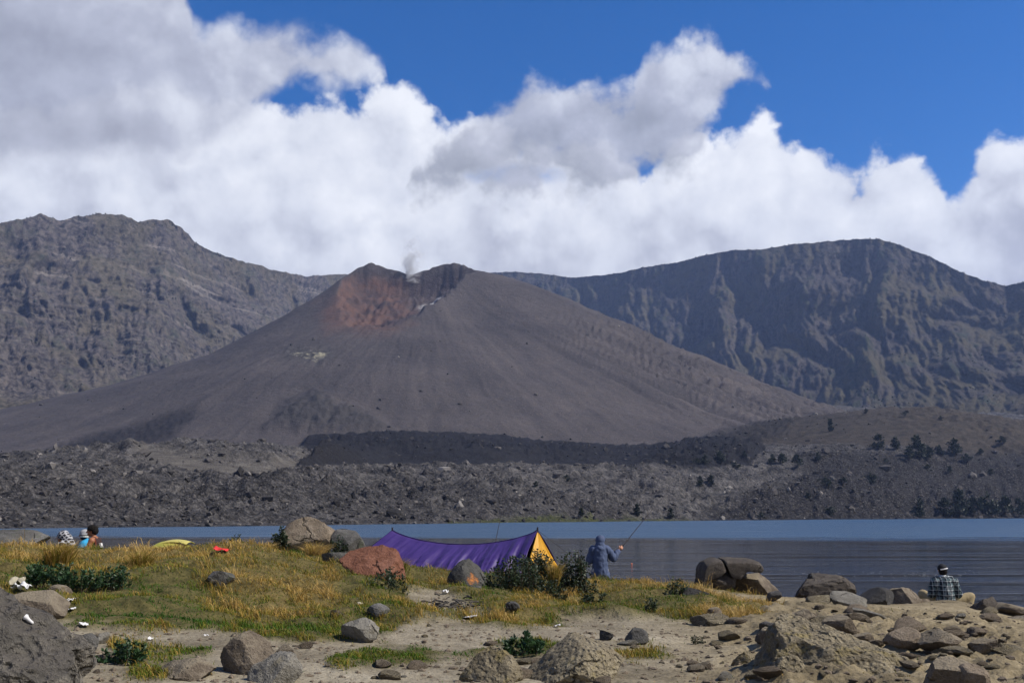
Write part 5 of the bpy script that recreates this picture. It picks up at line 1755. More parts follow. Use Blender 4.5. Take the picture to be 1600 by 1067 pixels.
def plaid_man():
    p = at(1478, 949, 24.5)
    g = float(FG.h(p[0], p[1]))
    root = empty('person', (p[0], p[1], p[2]))
    root.scale = (1.06, 1.06, 1.06)
    tag(root, 'person in a plaid shirt and cap sitting on the shore', 'person')
    kn, an = (0.57, 0.10, 0.22), (0.46, 0.02, -0.12)
    body = [('c', (0, 0, 0.10), (0, -0.02, 0.33), 0.13, 0.125), ('c', (0, -0.02, 0.33), (0, 0.0, 0.52), 0.125, 0.12), ('c', (-0.14, 0, 0.55), (0.14, 0, 0.55), 0.06, 0.06), ('c', (0, 0.01, 0.56), (0.0, 0.03, 0.68), 0.056, 0.052)]
    body += head((0.0, 0.05, 0.755), (0.2, 1, -0.1))
    body += [('c', (0.10, 0.04, 0.10), kn, 0.088, 0.06), ('c', kn, an, 0.058, 0.04), ('c', an, (0.50, 0.20, -0.15), 0.038, 0.03)]
    body += [('c', (-0.10, 0.04, 0.10), (-0.26, 0.50, 0.24), 0.088, 0.06), ('c', (-0.26, 0.50, 0.24), (-0.20, 0.62, -0.15), 0.058, 0.04), ('c', (-0.20, 0.62, -0.16), (-0.2, 0.78, -0.18), 0.04, 0.03)]
    body += [('c', (0.19, 0, 0.54), (0.265, 0.02, 0.27), 0.052, 0.042), ('c', (0.265, 0.02, 0.27), (0.23, 0.26, 0.26), 0.042, 0.028)]
    body += [('c', (-0.19, 0, 0.54), (-0.26, 0.03, 0.27), 0.052, 0.042), ('c', (-0.26, 0.03, 0.27), (-0.12, 0.26, 0.30), 0.042, 0.028)]
    body += hand((0.23, 0.26, 0.26), (-0.2, 1, 0.1), (-0.7, 0, -0.6)) + hand((-0.12, 0.26, 0.30), (0.4, 1, 0), (0.6, 0, -0.7))
    skin_mesh('body', body, M_skin, root, 0.008, 2)
    sh = [('c', (0, 0, 0.06), (0, -0.02, 0.33), 0.175, 0.165), ('c', (0, -0.02, 0.33), (0, 0, 0.50), 0.165, 0.155), ('c', (-0.16, 0, 0.54), (0.16, 0, 0.54), 0.085, 0.085), ('c', (-0.05, 0, 0.575), (0.05, 0, 0.575), 0.075, 0.075),
          ('c', (0.185, 0, 0.53), (0.275, 0.02, 0.27), 0.088, 0.075), ('c', (0.275, 0.02, 0.27), (0.235, 0.21, 0.26), 0.072, 0.05),
          ('c', (-0.185, 0, 0.53), (-0.27, 0.03, 0.27), 0.088, 0.075), ('c', (-0.27, 0.03, 0.27), (-0.14, 0.22, 0.295), 0.072, 0.05), ('c', (-0.1, 0, 0.0), (0.1, 0, 0.0), 0.12, 0.12)]
    shirt = skin_mesh('shirt', sh, plaid_mat(), root, 0.012, 3, 0.026, 6.0, 12)
    th = np.linspace(0, 2 * np.pi, 25)
    ring = np.stack([0.068 * np.cos(th), 0.03 + 0.066 * np.sin(th), np.full(25, 0.645)], 1)
    tubes('collar', [(ring, 0.017)], M_white, shirt, 6)
    tr = [('c', (0.10, 0.06, 0.08), kn, 0.115, 0.09), ('c', kn, (0.465, 0.03, -0.08), 0.088, 0.07), ('c', (-0.10, 0.06, 0.08), (-0.26, 0.50, 0.24), 0.115, 0.09), ('c', (-0.26, 0.50, 0.24), (-0.205, 0.61, -0.08), 0.085, 0.065), ('c', (-0.08, 0, 0.06), (0.08, 0, 0.06), 0.13, 0.13)]
    skin_mesh('trousers', tr, M_khaki, root, 0.013, 3, 0.010, 8.0, 14)
    skin_mesh('hair', [('e', (0.0, 0.02, 0.735), (0.086, 0.09, 0.085)), ('e', (0.0, 0.0, 0.69), (0.06, 0.05, 0.05))], M_hair, root, 0.010, 2, 0.006, 22, 4)
    cap = skin_mesh('cap', [('e', (0.0, 0.045, 0.80), (0.096, 0.112, 0.085)), ('c', (0.02, 0.14, 0.79), (0.05, 0.21, 0.785), 0.05, 0.03)], M_black, root, 0.010, 2)
    t = np.linspace(-0.75, 0.75, 9)
    st = np.stack([0.104 * np.sin(t), 0.045 - 0.118 * np.cos(t), 0.785 + 0.02 * np.sin(t)], 1)
    tubes('strap', [(st, 0.014)], M_white, cap, 6)
    shoe_a = skin_mesh('shoe', [('c', (0.46, 0.02, -0.14), (0.51, 0.22, -0.17), 0.055, 0.042)], M_black, root, 0.012, 2)
    shoe_b = skin_mesh('shoe', [('c', (-0.20, 0.60, -0.17), (-0.2, 0.82, -0.2), 0.055, 0.042)], M_black, root, 0.012, 2)


plaid_man()


def seated(px, pyh, r, label, build):
    """local frame: origin on the seat, facing -x (to the left of the photograph)"""
    p = at(px, pyh, r)
    root = empty('person', (p[0], p[1], p[2] - 0.84))
    tag(root, label, 'person')
    build(root)
    return root


def limbs(lean, s=1.0):
    L = lean
    b = [('c', (0, 0, 0.10), (-0.02 - L * 0.4, 0, 0.34), 0.13, 0.125), ('c', (-0.02 - L * .4, 0, 0.34), (-L, 0, 0.52), 0.125, 0.12), ('c', (-L, -0.15, 0.55), (-L, 0.15, 0.55), 0.062, 0.062), ('c', (-L, 0, 0.56), (-L - 0.05, 0, 0.67), 0.056, 0.052)]
    b += head((-L - 0.085, 0.0, 0.74), (-1, -0.15, -0.15))
    for k in (-1, 1):
        b += [('c', (0, k * 0.1, 0.1), (-0.42, k * 0.16, 0.30), 0.088, 0.06), ('c', (-0.42, k * 0.16, 0.30), (-0.40, k * 0.15, -0.05), 0.056, 0.04), ('c', (-0.40, k * 0.15, -0.06), (-0.55, k * 0.15, -0.07), 0.04, 0.032)]
    return b


def trouser(m, root):
    t = [('c', (0, -0.08, 0.08), (0, 0.08, 0.08), 0.135, 0.135)]
    for k in (-1, 1):
        t += [('c', (0, k * 0.1, 0.1), (-0.42, k * 0.16, 0.30), 0.11, 0.085), ('c', (-0.42, k * 0.16, 0.30), (-0.40, k * 0.15, 0.0), 0.08, 0.065)]
    skin_mesh('trousers', t, m, root, 0.014, 3, 0.008, 8, 2)


def vest_man(root):
    L = 0.10
    b = limbs(L)
    el = (-0.17, -0.24, 0.30)
    b += [('c', (-L, -0.19, 0.53), el, 0.058, 0.046), ('c', el, (-0.34, -0.16, 0.22), 0.045, 0.030), ('e', (-L + 0.005, -0.185, 0.535), (0.07, 0.065, 0.07))]
    b += [('c', (-L, 0.19, 0.53), (-0.22, 0.22, 0.32), 0.055, 0.044), ('c', (-0.22, 0.22, 0.32), (-0.42, 0.12, 0.30), 0.043, 0.03)]
    b += hand((-0.34, -0.16, 0.22), (-1, 0.2, -0.1), (0, 0.3, -1)) + hand((-0.42, 0.12, 0.30), (-1, -0.2, 0), (0, -0.3, -1))
    skin_mesh('body', b, M_skin, root, 0.008, 2)
    v = [('c', (0, 0, 0.08), (-0.02 - L * .4, 0, 0.34), 0.155, 0.145), ('c', (-0.02 - L * .4, 0, 0.34), (-L + 0.01, 0, 0.50), 0.145, 0.128), ('c', (-L + 0.01, -0.075, 0.56), (-L + 0.01, 0.075, 0.56), 0.055, 0.055)]
    vs = skin_mesh('vest', v, M_tank, root, 0.011, 3, 0.010, 8, 7)
    t = np.linspace(0, 1, 9)
    for k in (-1, 1):
        e = np.stack([-L + 0.085 - 0.03 * t, k * (0.145 - 0.03 * np.sin(t * 3.14)), 0.36 + 0.22 * t], 1)
        tubes('trim', [(e, 0.016)], M_maroon, vs, 6)
    o = mesh_obj('badge', np.array([[0.098, -0.10, 0.40], [0.108, -0.04, 0.40], [0.080, -0.04, 0.49], [0.070, -0.10, 0.49], [0.05, -0.10, 0.40], [0.05, -0.04, 0.40], [0.03, -0.04, 0.49], [0.03, -0.10, 0.49]]),
                 np.array([[0, 1, 2, 3], [5, 4, 7, 6], [4, 5, 1, 0], [3, 2, 6, 7], [1, 5, 6, 2], [4, 0, 3, 7]]), M_white, vs, smooth=False)
    trouser(M_dtrous, root)
    skin_mesh('hair', [('e', (-L - 0.065, 0, 0.785), (0.105, 0.090, 0.085)), ('e', (-L - 0.01, 0, 0.735), (0.06, 0.08, 0.075))], M_hair, root, 0.010, 1, 0.014, 26, 5)


def blue_person(root):
    L = 0.16
    b = limbs(L)
    b += [('c', (-L, -0.19, 0.53), (-0.27, -0.24, 0.32), 0.055, 0.044), ('c', (-0.27, -0.24, 0.32), (-0.46, -0.18, 0.36), 0.043, 0.03)]
    b += [('c', (-L, 0.19, 0.53), (-0.27, 0.24, 0.32), 0.055, 0.044), ('c', (-0.27, 0.24, 0.32), (-0.46, 0.12, 0.36), 0.043, 0.03)]
    b += hand((-0.46, -0.18, 0.36), (-1, 0.2, 0), (0, 0.3, -1)) + hand((-0.46, 0.12, 0.36), (-1, -0.2, 0), (0, -0.3, -1))
    skin_mesh('body', b, M_skin, root, 0.008, 2)
    v = [('c', (0, 0, 0.06), (-0.02 - L * .4, 0, 0.34), 0.17, 0.165), ('c', (-0.02 - L * .4, 0, 0.34), (-L, 0, 0.50), 0.165, 0.15), ('c', (-L, -0.16, 0.545), (-L, 0.16, 0.545), 0.08, 0.08), ('c', (-L - .02, 0, 0.59), (-L - 0.03, 0, 0.61), 0.07, 0.065)]
    for k in (-1, 1):
        v += [('c', (-L, k * 0.18, 0.53), (-0.27, k * 0.245, 0.32), 0.085, 0.075), ('c', (-0.27, k * 0.245, 0.32), (-0.40, k * 0.21, 0.345), 0.072, 0.06)]
    sh = skin_mesh('shirt', v, M_blue, root, 0.012, 3, 0.012, 7, 9)
    tubes('cuff', [(np.array([[-0.395, -0.21, 0.342], [-0.44, -0.19, 0.352]]), 0.066)], M_white, sh, 12)
    trouser(M_dtrous, root)
    skin_mesh('beanie', [('e', (-L - 0.075, 0, 0.765), (0.108, 0.094, 0.10)), ('c', (-L - 0.07, -0.03, 0.715), (-L - 0.07, 0.03, 0.715), 0.088, 0.088)], stripe_mat(), root, 0.010, 2)


def scarf_person(root):
    L = 0.12
    b = limbs(L)
    for k in (-1, 1):
        b += [('c', (-L, k * 0.19, 0.53), (-0.2, k * 0.24, 0.30), 0.055, 0.044), ('c', (-0.2, k * 0.24, 0.30), (-0.4, k * 0.14, 0.28), 0.043, 0.03)]
        b += hand((-0.4, k * 0.14, 0.28), (-1, -k * 0.2, 0), (0, -k * 0.3, -1))
    skin_mesh('body', b, M_skin, root, 0.008, 2)
    v = [('c', (0, 0, 0.06), (-0.02 - L * .4, 0, 0.34), 0.17, 0.165), ('c', (-0.02 - L * .4, 0, 0.34), (-L, 0, 0.50), 0.165, 0.15), ('c', (-L, -0.16, 0.545), (-L, 0.16, 0.545), 0.08, 0.08)]
    for k in (-1, 1):
        v += [('c', (-L, k * 0.18, 0.53), (-0.2, k * 0.245, 0.30), 0.085, 0.075), ('c', (-0.2, k * 0.245, 0.30), (-0.36, k * 0.17, 0.285), 0.072, 0.055)]
    skin_mesh('jacket', v, M_black, root, 0.012, 3, 0.012, 7, 9)
    trouser(M_dtrous, root)
    sc_ = [('e', (-L - 0.05, 0, 0.765), (0.118, 0.108, 0.108)), ('c', (-L + 0.02, 0, 0.72), (-L + 0.07, 0, 0.56), 0.105, 0.13), ('c', (-L - 0.02, -0.12, 0.57), (-L - 0.02, 0.12, 0.57), 0.085, 0.085), ('c', (-L + 0.06, 0, 0.56), (-L + 0.13, -0.02, 0.40), 0.12, 0.09)]
    skin_mesh('headscarf', sc_, check_mat(), root, 0.010, 2, 0.014, 8, 3)


seated(157, 822, 23.6, 'person in a dark sleeveless vest sitting behind the bank', vest_man)
seated(149, 828, 24.4, 'person in a bright blue shirt and striped beanie', blue_person)
seated(112, 831, 24.0, 'person with a black and white checked headscarf', scarf_person)


# ================================================================== SMALL THINGS
def rod_by_tent():
    b, t = at(773, 842, 23.5), at(791, 765, 24.4)
    base_ = b + (b - t) * 0.62
    base_[2] = FG.h(base_[0], base_[1]) - 0.02
    root = empty('fishing_rod', tuple(base_))
    tag(root, 'thin fishing rod standing up behind the purple tent', 'fishing rod')
    L = np.linspace(np.zeros(3), t - base_, 12)
    tubes('blank', [(L, np.linspace(0.014, 0.002, 12))], M_pole, root, 7)
    tubes('grip', [(L[:3] * 0.6, 0.019)], M_black, root, 8)


rod_by_tent()


def litter(px, py, w, label, mat, seed, name='paper_scrap', cat='litter', group=None, h=0.25, lift=0.01):
    rs = np.random.RandomState(seed)
    p = FG.hit(px, py)
    r = math.hypot(p[0], p[1])
    s = w * r / FPX
    u, v = np.meshgrid(np.linspace(-.5, .5, 12), np.linspace(-.5, .5, 8))
    z = fbm(u * 3 + seed, v * 3, oct=3, seed=seed) * h * 1.6
    edge = 1 + 0.3 * fbm(u * 2.5, v * 2.5 + seed, oct=2, seed=seed + 1)
    P = np.stack([u * edge * s, v * edge * s * rs.uniform(.6, 1), (z - z.min()) * s], -1)
    o = mesh_obj(name, P.reshape(-1, 3), grid_faces(8, 12), mat)
    solid(o, 0.004)
    o.location = (p[0], p[1], p[2] + lift)
    o.rotation_euler = (rs.uniform(-.2, .2), rs.uniform(-.2, .2), rs.uniform(0, 6.28))
    tag(o, label, cat, group)
    return o


M_cream = cloth_mat('cream_card', (0.30, 0.27, 0.20), 0.8)
M_redcloth = cloth_mat('red_cloth', (0.55, 0.03, 0.03), 0.7)
litter(26, 916, 24, 'crumpled cream sheet of rubbish beside the huge grooved rock', M_cream, 1, h=0.35)
litter(34, 925, 20, 'white crumpled paper below the cream sheet of rubbish', M_white, 2, h=0.4)
litter(55, 931, 8, 'tiny white scrap between the rubbish and the round stone', M_white, 3)
litter(105, 941, 16, 'white scrap at the foot of the dark brown round stone', M_white, 4)
litter(112, 954, 10, 'white scrap in the grass behind the flat brown slab', M_white, 5)
litter(130, 979, 12, 'dull white scrap in the green grass above the path', M_white, 6)
litter(735, 965, 26, 'long white strip lying below the fire ring', M_white, 7, h=0.05)
litter(871, 980, 10, 'white scrap at the edge of the grass below the bushes', M_white, 8)
litter(696, 928, 10, 'white crumple by the orange patched boulder', M_white, 9, h=0.5)
litter(235, 1000, 8, 'white scrap beside the low green plant on the path', M_white, 10)
litter(562, 945, 9, 'pale scrap under the rust red boulder', M_cream, 11)
litter(322, 995, 7, 'small white scrap at the lower edge of the grass', M_white, 12)
litter(1541, 1007, 9, 'pale scrap on the bare slope at the right edge', M_cream, 13)
o_ = litter(345, 862, 22, 'red cloth lying on the crest of the grassy bank', M_redcloth, 14, name='cloth', cat='cloth', h=0.12, lift=0.02)


def bone():
    bpy.context.view_layer.update()
    dg = bpy.context.evaluated_depsgraph_get()

    def on_rock(px, py):
        d = ray(px, py)
        ok, loc, nrm, *_ = sc.ray_cast(dg, Vector((0, 0, CAMZ)), Vector(d))
        return np.array(loc) + np.array(nrm) * 0.012 if ok else at(px, py, 7.8)
    p0, p1 = on_rock(37, 962), on_rock(51, 976)
    V, Fq = tube_arrays(np.linspace(p0, p1, 8), np.array([.022, .028, .02, .016, .014, .012, .014, .006]) * 0.8, 7)
    c = V.mean(0)
    o = mesh_obj('plastic_strip', V - c, Fq, M_white)
    o.location = c
    tag(o, 'white strip of plastic on the huge grooved rock', 'litter')


bone()


def fire_ring():
    """ash, charred sticks and scraps of a dead camp fire"""
    rs = np.random.RandomState(9)
    p = FG.hit(706, 947)
    lines = []
    m = rock_mat('charred_stick', (0.012, 0.011, 0.010), (0.05, 0.045, 0.04), (0.20, 0.18, 0.16), scale=14, bump=0.004)
    for i in range(60):
        x_, y_ = p[0] + rs.normal(0, .22), p[1] + rs.normal(0, .32)
        a = rs.uniform(0, 6.28)
        L = rs.uniform(0.05, 0.22)
        z_ = float(FG.h(x_, y_)) + rs.uniform(0.0, 0.05)
        d_ = np.array([math.cos(a) * L, math.sin(a) * L, rs.uniform(-.02, .04)])
        lines.append((np.array([[x_, y_, z_], [x_ + d_[0] / 2, y_ + d_[1] / 2, z_ + d_[2] / 2 + .01], [x_ + d_[0], y_ + d_[1], z_ + d_[2]]]), rs.uniform(0.006, 0.014)))
    o = tubes('debris', lines, m, None, 5)
    tag(o, 'charred sticks and ash of a dead camp fire by the boulder', 'debris', kind='stuff')


fire_ring()


# ================================================================== FAR DETAIL
def tinted_rock_mat(name, stops):
    m, N, b = new_mat(name, 0.95, 0.1)
    co = N.n('ShaderNodeTexCoord').outputs['Object']
    n = N.noise(co, 1.2, 3, 0.7)
    f = N.math('ADD', N.math('MULTIPLY', N.attr('tint'), 0.7), N.math('MULTIPLY', n, 0.3))
    N.set(b, 'Base Color', N.ramp(f, stops))
    return m


def rubble():
    rs = np.random.RandomState(41)
    n0 = 105000
    a = rs.uniform(R(-31), R(31), n0)
    r = np.exp(rs.uniform(math.log(222), math.log(1350), n0))
    X, Y = r * np.sin(a), r * np.cos(a)
    z = FAR.h(X, Y)
    cz, az_, dz, fl = (FAR.h(X, Y, q) for q in (is_cone, ash, np.clip(dark + .6 * darkl, 0, 1), np.clip(flow + block, 0, 1)))
    hz = FAR.h(X, Y, hill_zone)
    cl = fbm(X / 30, Y / 30, oct=4, seed=95)
    pr = (1 - cz) * (1 - 0.9 * az_) * (1 - 0.85 * hz) * (0.10 + 0.32 * sstep(-0.15, 0.35, cl) + 0.15 * dz) + fl * 0.08 + cz * 0.012
    shore_ = (z > 0) & (z < 1.2)
    k = (z > -0.1) & (rs.uniform(0, 1, n0) < np.where(shore_, 0.25, pr))
    X, Y, z, r, dz, fl = X[k], Y[k], z[k], r[k], dz[k], fl[k]
    n = len(X)
    V0, F0 = ico(1)
    V0, F0 = ico(1) if False else (np.array([[0, 0, 1], [.9, 0, .45], [.28, .85, .45], [-.72, .53, .45], [-.72, -.53, .45], [.28, -.85, .45], [.72, .53, -.45], [-.28, .85, -.45], [-.9, 0, -.45], [-.28, -.85, -.45], [.72, -.53, -.45], [0, 0, -1.]]),
              np.array([[0, 1, 2], [0, 2, 3], [0, 3, 4], [0, 4, 5], [0, 5, 1], [1, 6, 2], [2, 6, 7], [2, 7, 3], [3, 7, 8], [3, 8, 4], [4, 8, 9], [4, 9, 5], [5, 9, 10], [5, 10, 1], [1, 10, 6], [6, 11, 7], [7, 11, 8], [8, 11, 9], [9, 11, 10], [10, 11, 6]]))
    s = (0.24 + 0.95 * rs.uniform(0, 1, n) ** 5 + 1.3 * (rs.uniform(0, 1, n) < 0.012)) * (0.5 + r / 700)
    s3 = s[:, None] * rs.uniform(0.6, 1.3, (n, 3)) * np.array([1, 1, 0.8])
    jit = rs.uniform(0.5, 1.35, (n, 12, 1))
    an = rs.uniform(0, 6.28, n)
    V = V0[None] * jit * s3[:, None, :]
    c, sn = np.cos(an)[:, None], np.sin(an)[:, None]
    V = np.stack([V[..., 0] * c - V[..., 1] * sn, V[..., 0] * sn + V[..., 1] * c, V[..., 2]], -1)
    V = V + np.stack([X, Y, z + s * 0.2], 1)[:, None]
    Fc = (F0[None] + (np.arange(n) * 12)[:, None, None]).reshape(-1, 3)
    tint = np.repeat(np.clip(rs.normal(0.5, 0.22, n) - 0.18 * dz - 0.3 * fl + (rs.uniform(0, 1, n) < 0.12) * 0.3 * (1 - fl), 0, 1), 12)
    m = tinted_rock_mat('lava_block', [(0.1, (0.018, 0.017, 0.017)), (0.4, (0.060, 0.055, 0.053)), (0.65, (0.125, 0.114, 0.106)), (0.9, (0.27, 0.25, 0.23))])
    o = mesh_obj('rubble', V.reshape(-1, 3), Fc, m, smooth=False, attrs={'tint': tint})
    tag(o, 'broken lava blocks strewn over the far shore', 'rubble', kind='stuff')
    return n


print('rubble', rubble())


def far_tree(px, py, hpx, seed, label, group, wide=0.42, conic=0.6):
    rs = np.random.RandomState(seed)
    p = FAR.hit(px, py, 215)
    r = math.hypot(p[0], p[1])
    h = 0.78 * hpx * r / FPX
    root = empty('tree', tuple(p - np.array([0, 0, 0.3])))
    tag(root, label, 'tree', group)
    t = np.linspace(0, 1, 6)[:, None]
    bend = rs.normal(0, 0.04, 2) * h
    tr = np.concatenate([t * bend[0], t * bend[1], t * h * 0.92], 1)
    lines = [(tr, np.linspace(0.022, 0.006, 6) * h)]
    P, T = [], []
    nb = 16
    for i in range(nb):
        f = rs.uniform(0.08, 0.95)
        L = h * wide * ((1 - f) ** 0.8 * conic + (1 - conic) * np.sin(np.pi * min(f + 0.15, 1)) ** 0.6) * rs.uniform(0.55, 1.1) + 0.03 * h
        a = rs.uniform(0, 6.28)
        b0 = np.array([bend[0] * f, bend[1] * f, h * 0.92 * f])
        e = b0 + np.array([math.cos(a) * L, math.sin(a) * L, L * rs.uniform(0.0, 0.55)])
        lines.append((np.linspace(b0, e, 3), np.linspace(0.008, 0.003, 3) * h))
        m = 44
        tt = rs.uniform(0.2, 1.05, m)[:, None]
        q = b0 + (e - b0) * tt + rs.normal(0, 1, (m, 3)) * h * 0.05
        P.append(q)
        T.append(rs.normal(0.4, 0.2, m) + 0.25 * (q[:, 2] / h - 0.4))
    P.append(np.array([bend[0], bend[1], h * 0.9]) + rs.normal(0, 1, (24, 3)) * h * np.array([.03, .03, .06]))
    T.append(rs.normal(0.5, 0.15, 24))
    tubes('trunk', lines, M_wood, root, 4)
    P = np.concatenate(P)
    P[:, 2] = np.maximum(P[:, 2], 0.02 * h)
    leaves('crown', P, rs.uniform(0.10, 0.20, len(P)) * h, 0.3, np.concatenate(T), rs, M_tree, root)
    return root


G1, G2, G3, G4 = 'trees on the brown hill', 'trees in the hollow left of the hill', 'bushes on the dark rubble', 'trees at the far water line'
TREES = [
    (1298, 674, 24, 'lone slender tree standing alone on the bare side of the hill', G1, .22), (1353, 646, 10, 'tiny tree on the skyline at the left of the hill top', G1, .5), (1415, 650, 10, 'low dark bush on the top of the hill', G1, .9),
    (1470, 657, 9, 'small bush on the right shoulder of the hill', G1, .8), (1374, 702, 28, 'dark broad tree on the steep front of the hill', G1, .5), (1400, 702, 24, 'tree right of the dark broad tree on the hill front', G1, .35),
    (1436, 716, 42, 'tallest dark tree in the clump below the hill', G1, .42), (1422, 718, 24, 'bushy tree at the left foot of the tallest hill tree', G1, .5), (1452, 716, 22, 'bushy tree at the right foot of the tallest hill tree', G1, .5), (1469, 712, 20, 'small tree between the tallest and the olive tree', G1, .4),
    (1493, 711, 30, 'olive green cone shaped tree below the hill', G1, .5), (1510, 722, 16, 'round bush right of the olive green tree', G1, .8), (1565, 694, 16, 'dark round bush on the right side of the hill', G1, .7), (1533, 712, 14, 'small bush low on the right of the hill', G1, .5),
    (1365, 700, 10, 'small bush beside the dark broad tree', G1, .6), (1205, 724, 18, 'leftmost tree of the clump in the hollow', G2, .5), (1222, 726, 22, 'tall tree in the clump in the hollow', G2, .5), (1246, 728, 22, 'round dark tree at the right of the hollow clump', G2, .55),
    (1278, 720, 16, 'tree between the hollow clump and the rubble ridge', G2, .45), (1123, 725, 26, 'tallest tree in front of the black lava flow', G2, .5), (1103, 725, 18, 'bushy tree left of the tallest tree by the lava flow', G2, .6), (1090, 726, 14, 'small bush at the left end of the lava flow trees', G2, .7),
    (1150, 733, 16, 'bush right of the tallest tree by the lava flow', G2, .6), (1163, 714, 12, 'small tree at the right end of the black lava flow', G2, .5), (1095, 760, 20, 'tall bush halfway up the pale rubble', G3, .4), (1111, 758, 20, 'second tall bush halfway up the pale rubble', G3, .4),
    (1290, 762, 20, 'dark bush in the middle of the dark rubble', G3, .7), (1360, 756, 22, 'bush high on the dark rubble', G3, .6), (1384, 724, 10, 'low bush at the upper edge of the dark rubble', G3, .8), (1318, 756, 14, 'small bush between the two dark rubble bushes', G3, .6),
    (1450, 736, 14, 'bush on the rubble below the tallest hill tree', G3, .6), (1485, 738, 12, 'low bush on the rubble below the olive tree', G3, .7), (1548, 742, 12, 'low bush on the rubble near the frame edge', G3, .7), (1262, 780, 14, 'low bush at the lower left of the dark rubble', G3, .7),
    (885, 752, 14, 'dark bush high on the grey rubble right of centre', G3, .6), (837, 760, 12, 'small bush on the grey rubble above the rod', G3, .6), (908, 808, 20, 'bush at the water line beyond the angler', G4, .4), (995, 806, 24, 'narrow tree at the water line by the rod', G4, .28),
    (1048, 810, 22, 'tree at the water line right of the rod', G4, .4), (1437, 807, 32, 'dark tree at the water line left of the shaded trees', G4, .35), (1478, 807, 34, 'leftmost of the shaded trees at the water line', G4, .5), (1500, 807, 46, 'tallest of the shaded trees at the water line', G4, .4),
    (1522, 807, 34, 'bushy shaded tree right of the tallest water line tree', G4, .5), (1545, 807, 40, 'broad shaded tree at the water line', G4, .5), (1572, 806, 34, 'shaded tree at the water line near the frame edge', G4, .5), (1594, 806, 30, 'shaded bush at the right frame edge by the water', G4, .6),
    (1300, 806, 18, 'bush at the water line below the dark rubble', G4, .6), (1190, 809, 12, 'low bush at the water line in the middle right', G4, .8),
]
for i, (px, py, hp, lab, gp, wd) in enumerate(TREES):
    far_tree(px, py, hp, 500 + i, lab, gp, wd, conic=0.7 if wd < 0.5 else 0.3)


def wall_scrub():
    """dark scrub dotted over the caldera walls and small trees on their skyline"""
    rs = np.random.RandomState(77)
    ns, na, _ = RIDGE.shape
    n0 = 26000
    i, j = rs.uniform(0, 1, n0) * (ns - 1.01), rs.uniform(0.08, 0.92, n0) * (na - 1)
    P = RIDGE[i.astype(int), j.astype(int)]
    cl = fbm(P[:, 0] / 130, P[:, 2] / 90, oct=4, seed=78)
    k = rs.uniform(0, 1, n0) < 0.04 + 0.30 * sstep(0.05, 0.45, cl)
    P = P[k]
    top = RIDGE[-1, rs.randint(60, na - 60, 320)]
    q1, _ = project(top)
    top = top[(q1 > 980) | (rs.uniform(0, 1, len(top)) < 0.35)]
    n1 = len(P)
    P = np.concatenate([P, top])
    n = len(P)
    V0, F0 = ico(1)
    s = rs.uniform(0.9, 2.6, n) * np.where(np.arange(n) < n1, 1.0, 0.75)
    V = V0[None] * rs.uniform(0.5, 1.35, (n, len(V0), 1)) * s[:, None, None] * np.array([1, 1, 0.85]) + (P + np.array([0, 0, 0.8]))[:, None]
    Fc = (F0[None] + (np.arange(n) * len(V0))[:, None, None]).reshape(-1, 3)
    o = mesh_obj('undergrowth', V.reshape(-1, 3), Fc, M_tree, smooth=False, attrs={'tint': np.repeat(np.clip(rs.normal(0.45, 0.2, n), 0, 1), len(V0))})
    tag(o, 'dark scrub dotted over the caldera walls', 'scrub', kind='stuff')
    return n


print('scrub', wall_scrub())


def foam():
    """streaks of broken ripples and floating pumice on the near water"""
    rs = np.random.RandomState(5)
    m, N, b = new_mat('foam', 0.7, 0.3)
    N.set(b, 'Base Color', N.mix(N.noise(None, 3.0, 3), (0.12, 0.125, 0.135), (0.22, 0.23, 0.25)))
    Vs = []
    n = 0
    for k in range(80):
        if k < 52:
            px, py = rs.uniform(1240, 1560), 896 + rs.normal(0, 2.5)
        elif k < 62:
            px, py = rs.uniform(860, 920), rs.uniform(842, 870)
        else:
            px, py = rs.uniform(880, 1600), 841 + rs.uniform(0, 5)
        d = ray(px, py)
        p = np.array([0, 0, CAMZ]) + d * (-CAMZ / d[2])
        L, w = rs.uniform(0.03, 0.12) * p[1] / 50, 0.007 * p[1] / 50
        a = np.linspace(0, 2 * np.pi, 8, endpoint=False)
        ring = np.stack([p[0] + L * np.cos(a) * rs.uniform(.7, 1.2, 8), p[1] + w * 3 * np.sin(a) * rs.uniform(.7, 1.2, 8), np.full(8, 0.003)], 1)
        topc = np.array([[p[0], p[1], 0.007]])
        Vs.append(np.concatenate([ring, topc]))
        n += 1
    F0 = np.array([[i, (i + 1) % 8, 8] for i in range(8)])
    Fc = (F0[None] + (np.arange(n) * 9)[:, None, None]).reshape(-1, 3)
    o = mesh_obj('foam', np.concatenate(Vs), Fc, m)
    tag(o, 'pale streaks of foam floating on the dark water', 'foam', kind='stuff')


foam()


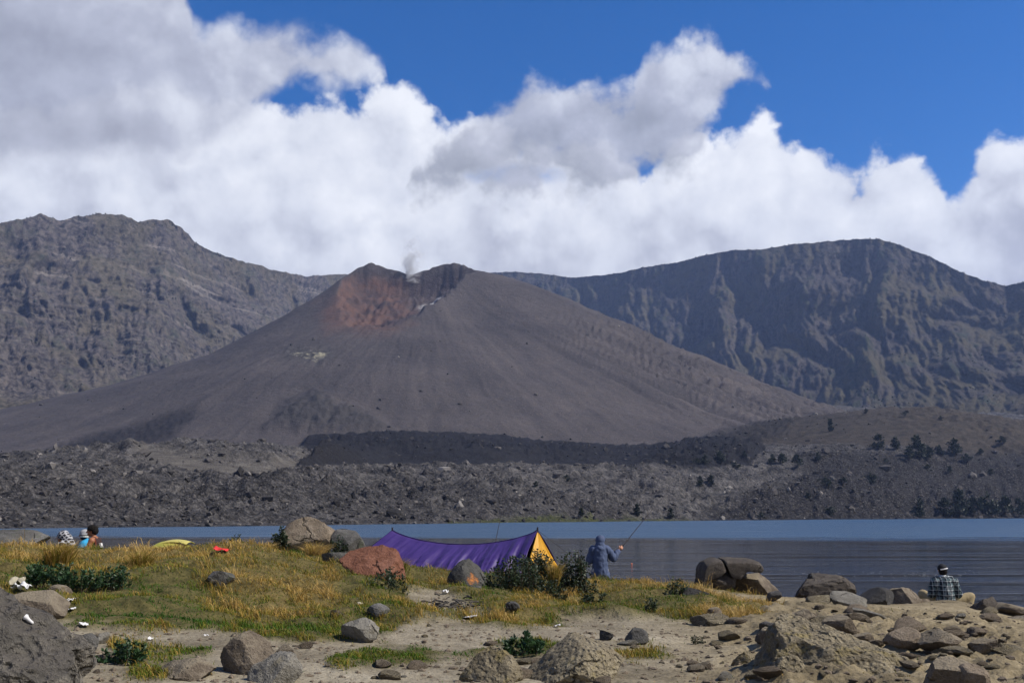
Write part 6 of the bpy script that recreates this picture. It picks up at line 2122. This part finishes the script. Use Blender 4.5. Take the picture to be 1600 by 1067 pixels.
# ================================================================== STEAM AND AIR
def steam():
    c = at(652, 404, 1490)
    m = bpy.data.materials.new('steam')
    m.use_nodes = True
    m.node_tree.nodes.clear()
    N = NT(m.node_tree)
    co = N.n('ShaderNodeTexCoord').outputs['Object']
    s = N.n('ShaderNodeSeparateXYZ', {0: co})
    wob = N.noise(co, 0.03, 2, 0.5, 0, 1)
    cw = N.vmath('ADD', co, N.vmath('SCALE', N.vmath('SUBTRACT', wob, (0.5, 0.5, 0.5)), 34.0))
    sw = N.n('ShaderNodeSeparateXYZ', {0: cw})
    zz = N.lin(s.outputs[2], -42, 42, 0, 1)
    rad_ = N.math('SQRT', N.math('ADD', N.math('POWER', N.math('ADD', sw.outputs[0], 8.0), 2.0), N.math('POWER', sw.outputs[1], 2.0)))
    wid = N.lin(zz, 0, 1, 14.0, 30.0)
    fall = N.ss(N.math('DIVIDE', rad_, wid), 1.0, 0.2)
    nz = N.ss(N.noise(cw, 0.075, 4, 0.6), 0.42, 0.68)
    den = N.math('MULTIPLY', N.math('MULTIPLY', fall, nz), N.lin(zz, 0, 0.95, 0.24, 0.0))
    v = N.n('ShaderNodeVolumePrincipled', {'Color': (0.95, 0.96, 1.0, 1), 'Density': den})
    N.n('ShaderNodeOutputMaterial', {'Volume': v.outputs[0]})
    V, Fc = sphere_arrays((0, 0, 0), (34, 24, 43), sub=3)
    o = mesh_obj('smoke', V, Fc, m)
    o.location = c
    tag(o, 'thin white steam rising from the crater notch', 'smoke', kind='stuff')


steam()


def haze():
    m = bpy.data.materials.new('haze_air')
    m.use_nodes = True
    m.node_tree.nodes.clear()
    N = NT(m.node_tree)
    v = N.n('ShaderNodeVolumePrincipled', {'Color': (0.40, 0.56, 1.0, 1), 'Density': HAZE, 'Anisotropy': 0.2})
    N.n('ShaderNodeOutputMaterial', {'Volume': v.outputs[0]})
    bm = bmesh.new()
    bmesh.ops.create_cube(bm, size=1.0)
    me = bpy.data.meshes.new('haze')
    bm.to_mesh(me)
    bm.free()
    me.materials.append(m)
    o = bpy.data.objects.new('haze', me)
    COL.objects.link(o)
    o.scale = (7600, 5600, 960)
    o.location = (0, 2300, 960 / 2 - 6)
    tag(o, 'thin blue air between the camera and the mountains', 'haze', kind='stuff')


HAZE = 0.00007
haze()
tri = sum(len(p.vertices) - 2 for o in bpy.data.objects if o.type == 'MESH' for p in ()) or sum(len(o.data.loops) - 2 * len(o.data.polygons) for o in COL.objects if o.type == 'MESH')
print('TRIANGLES', tri)
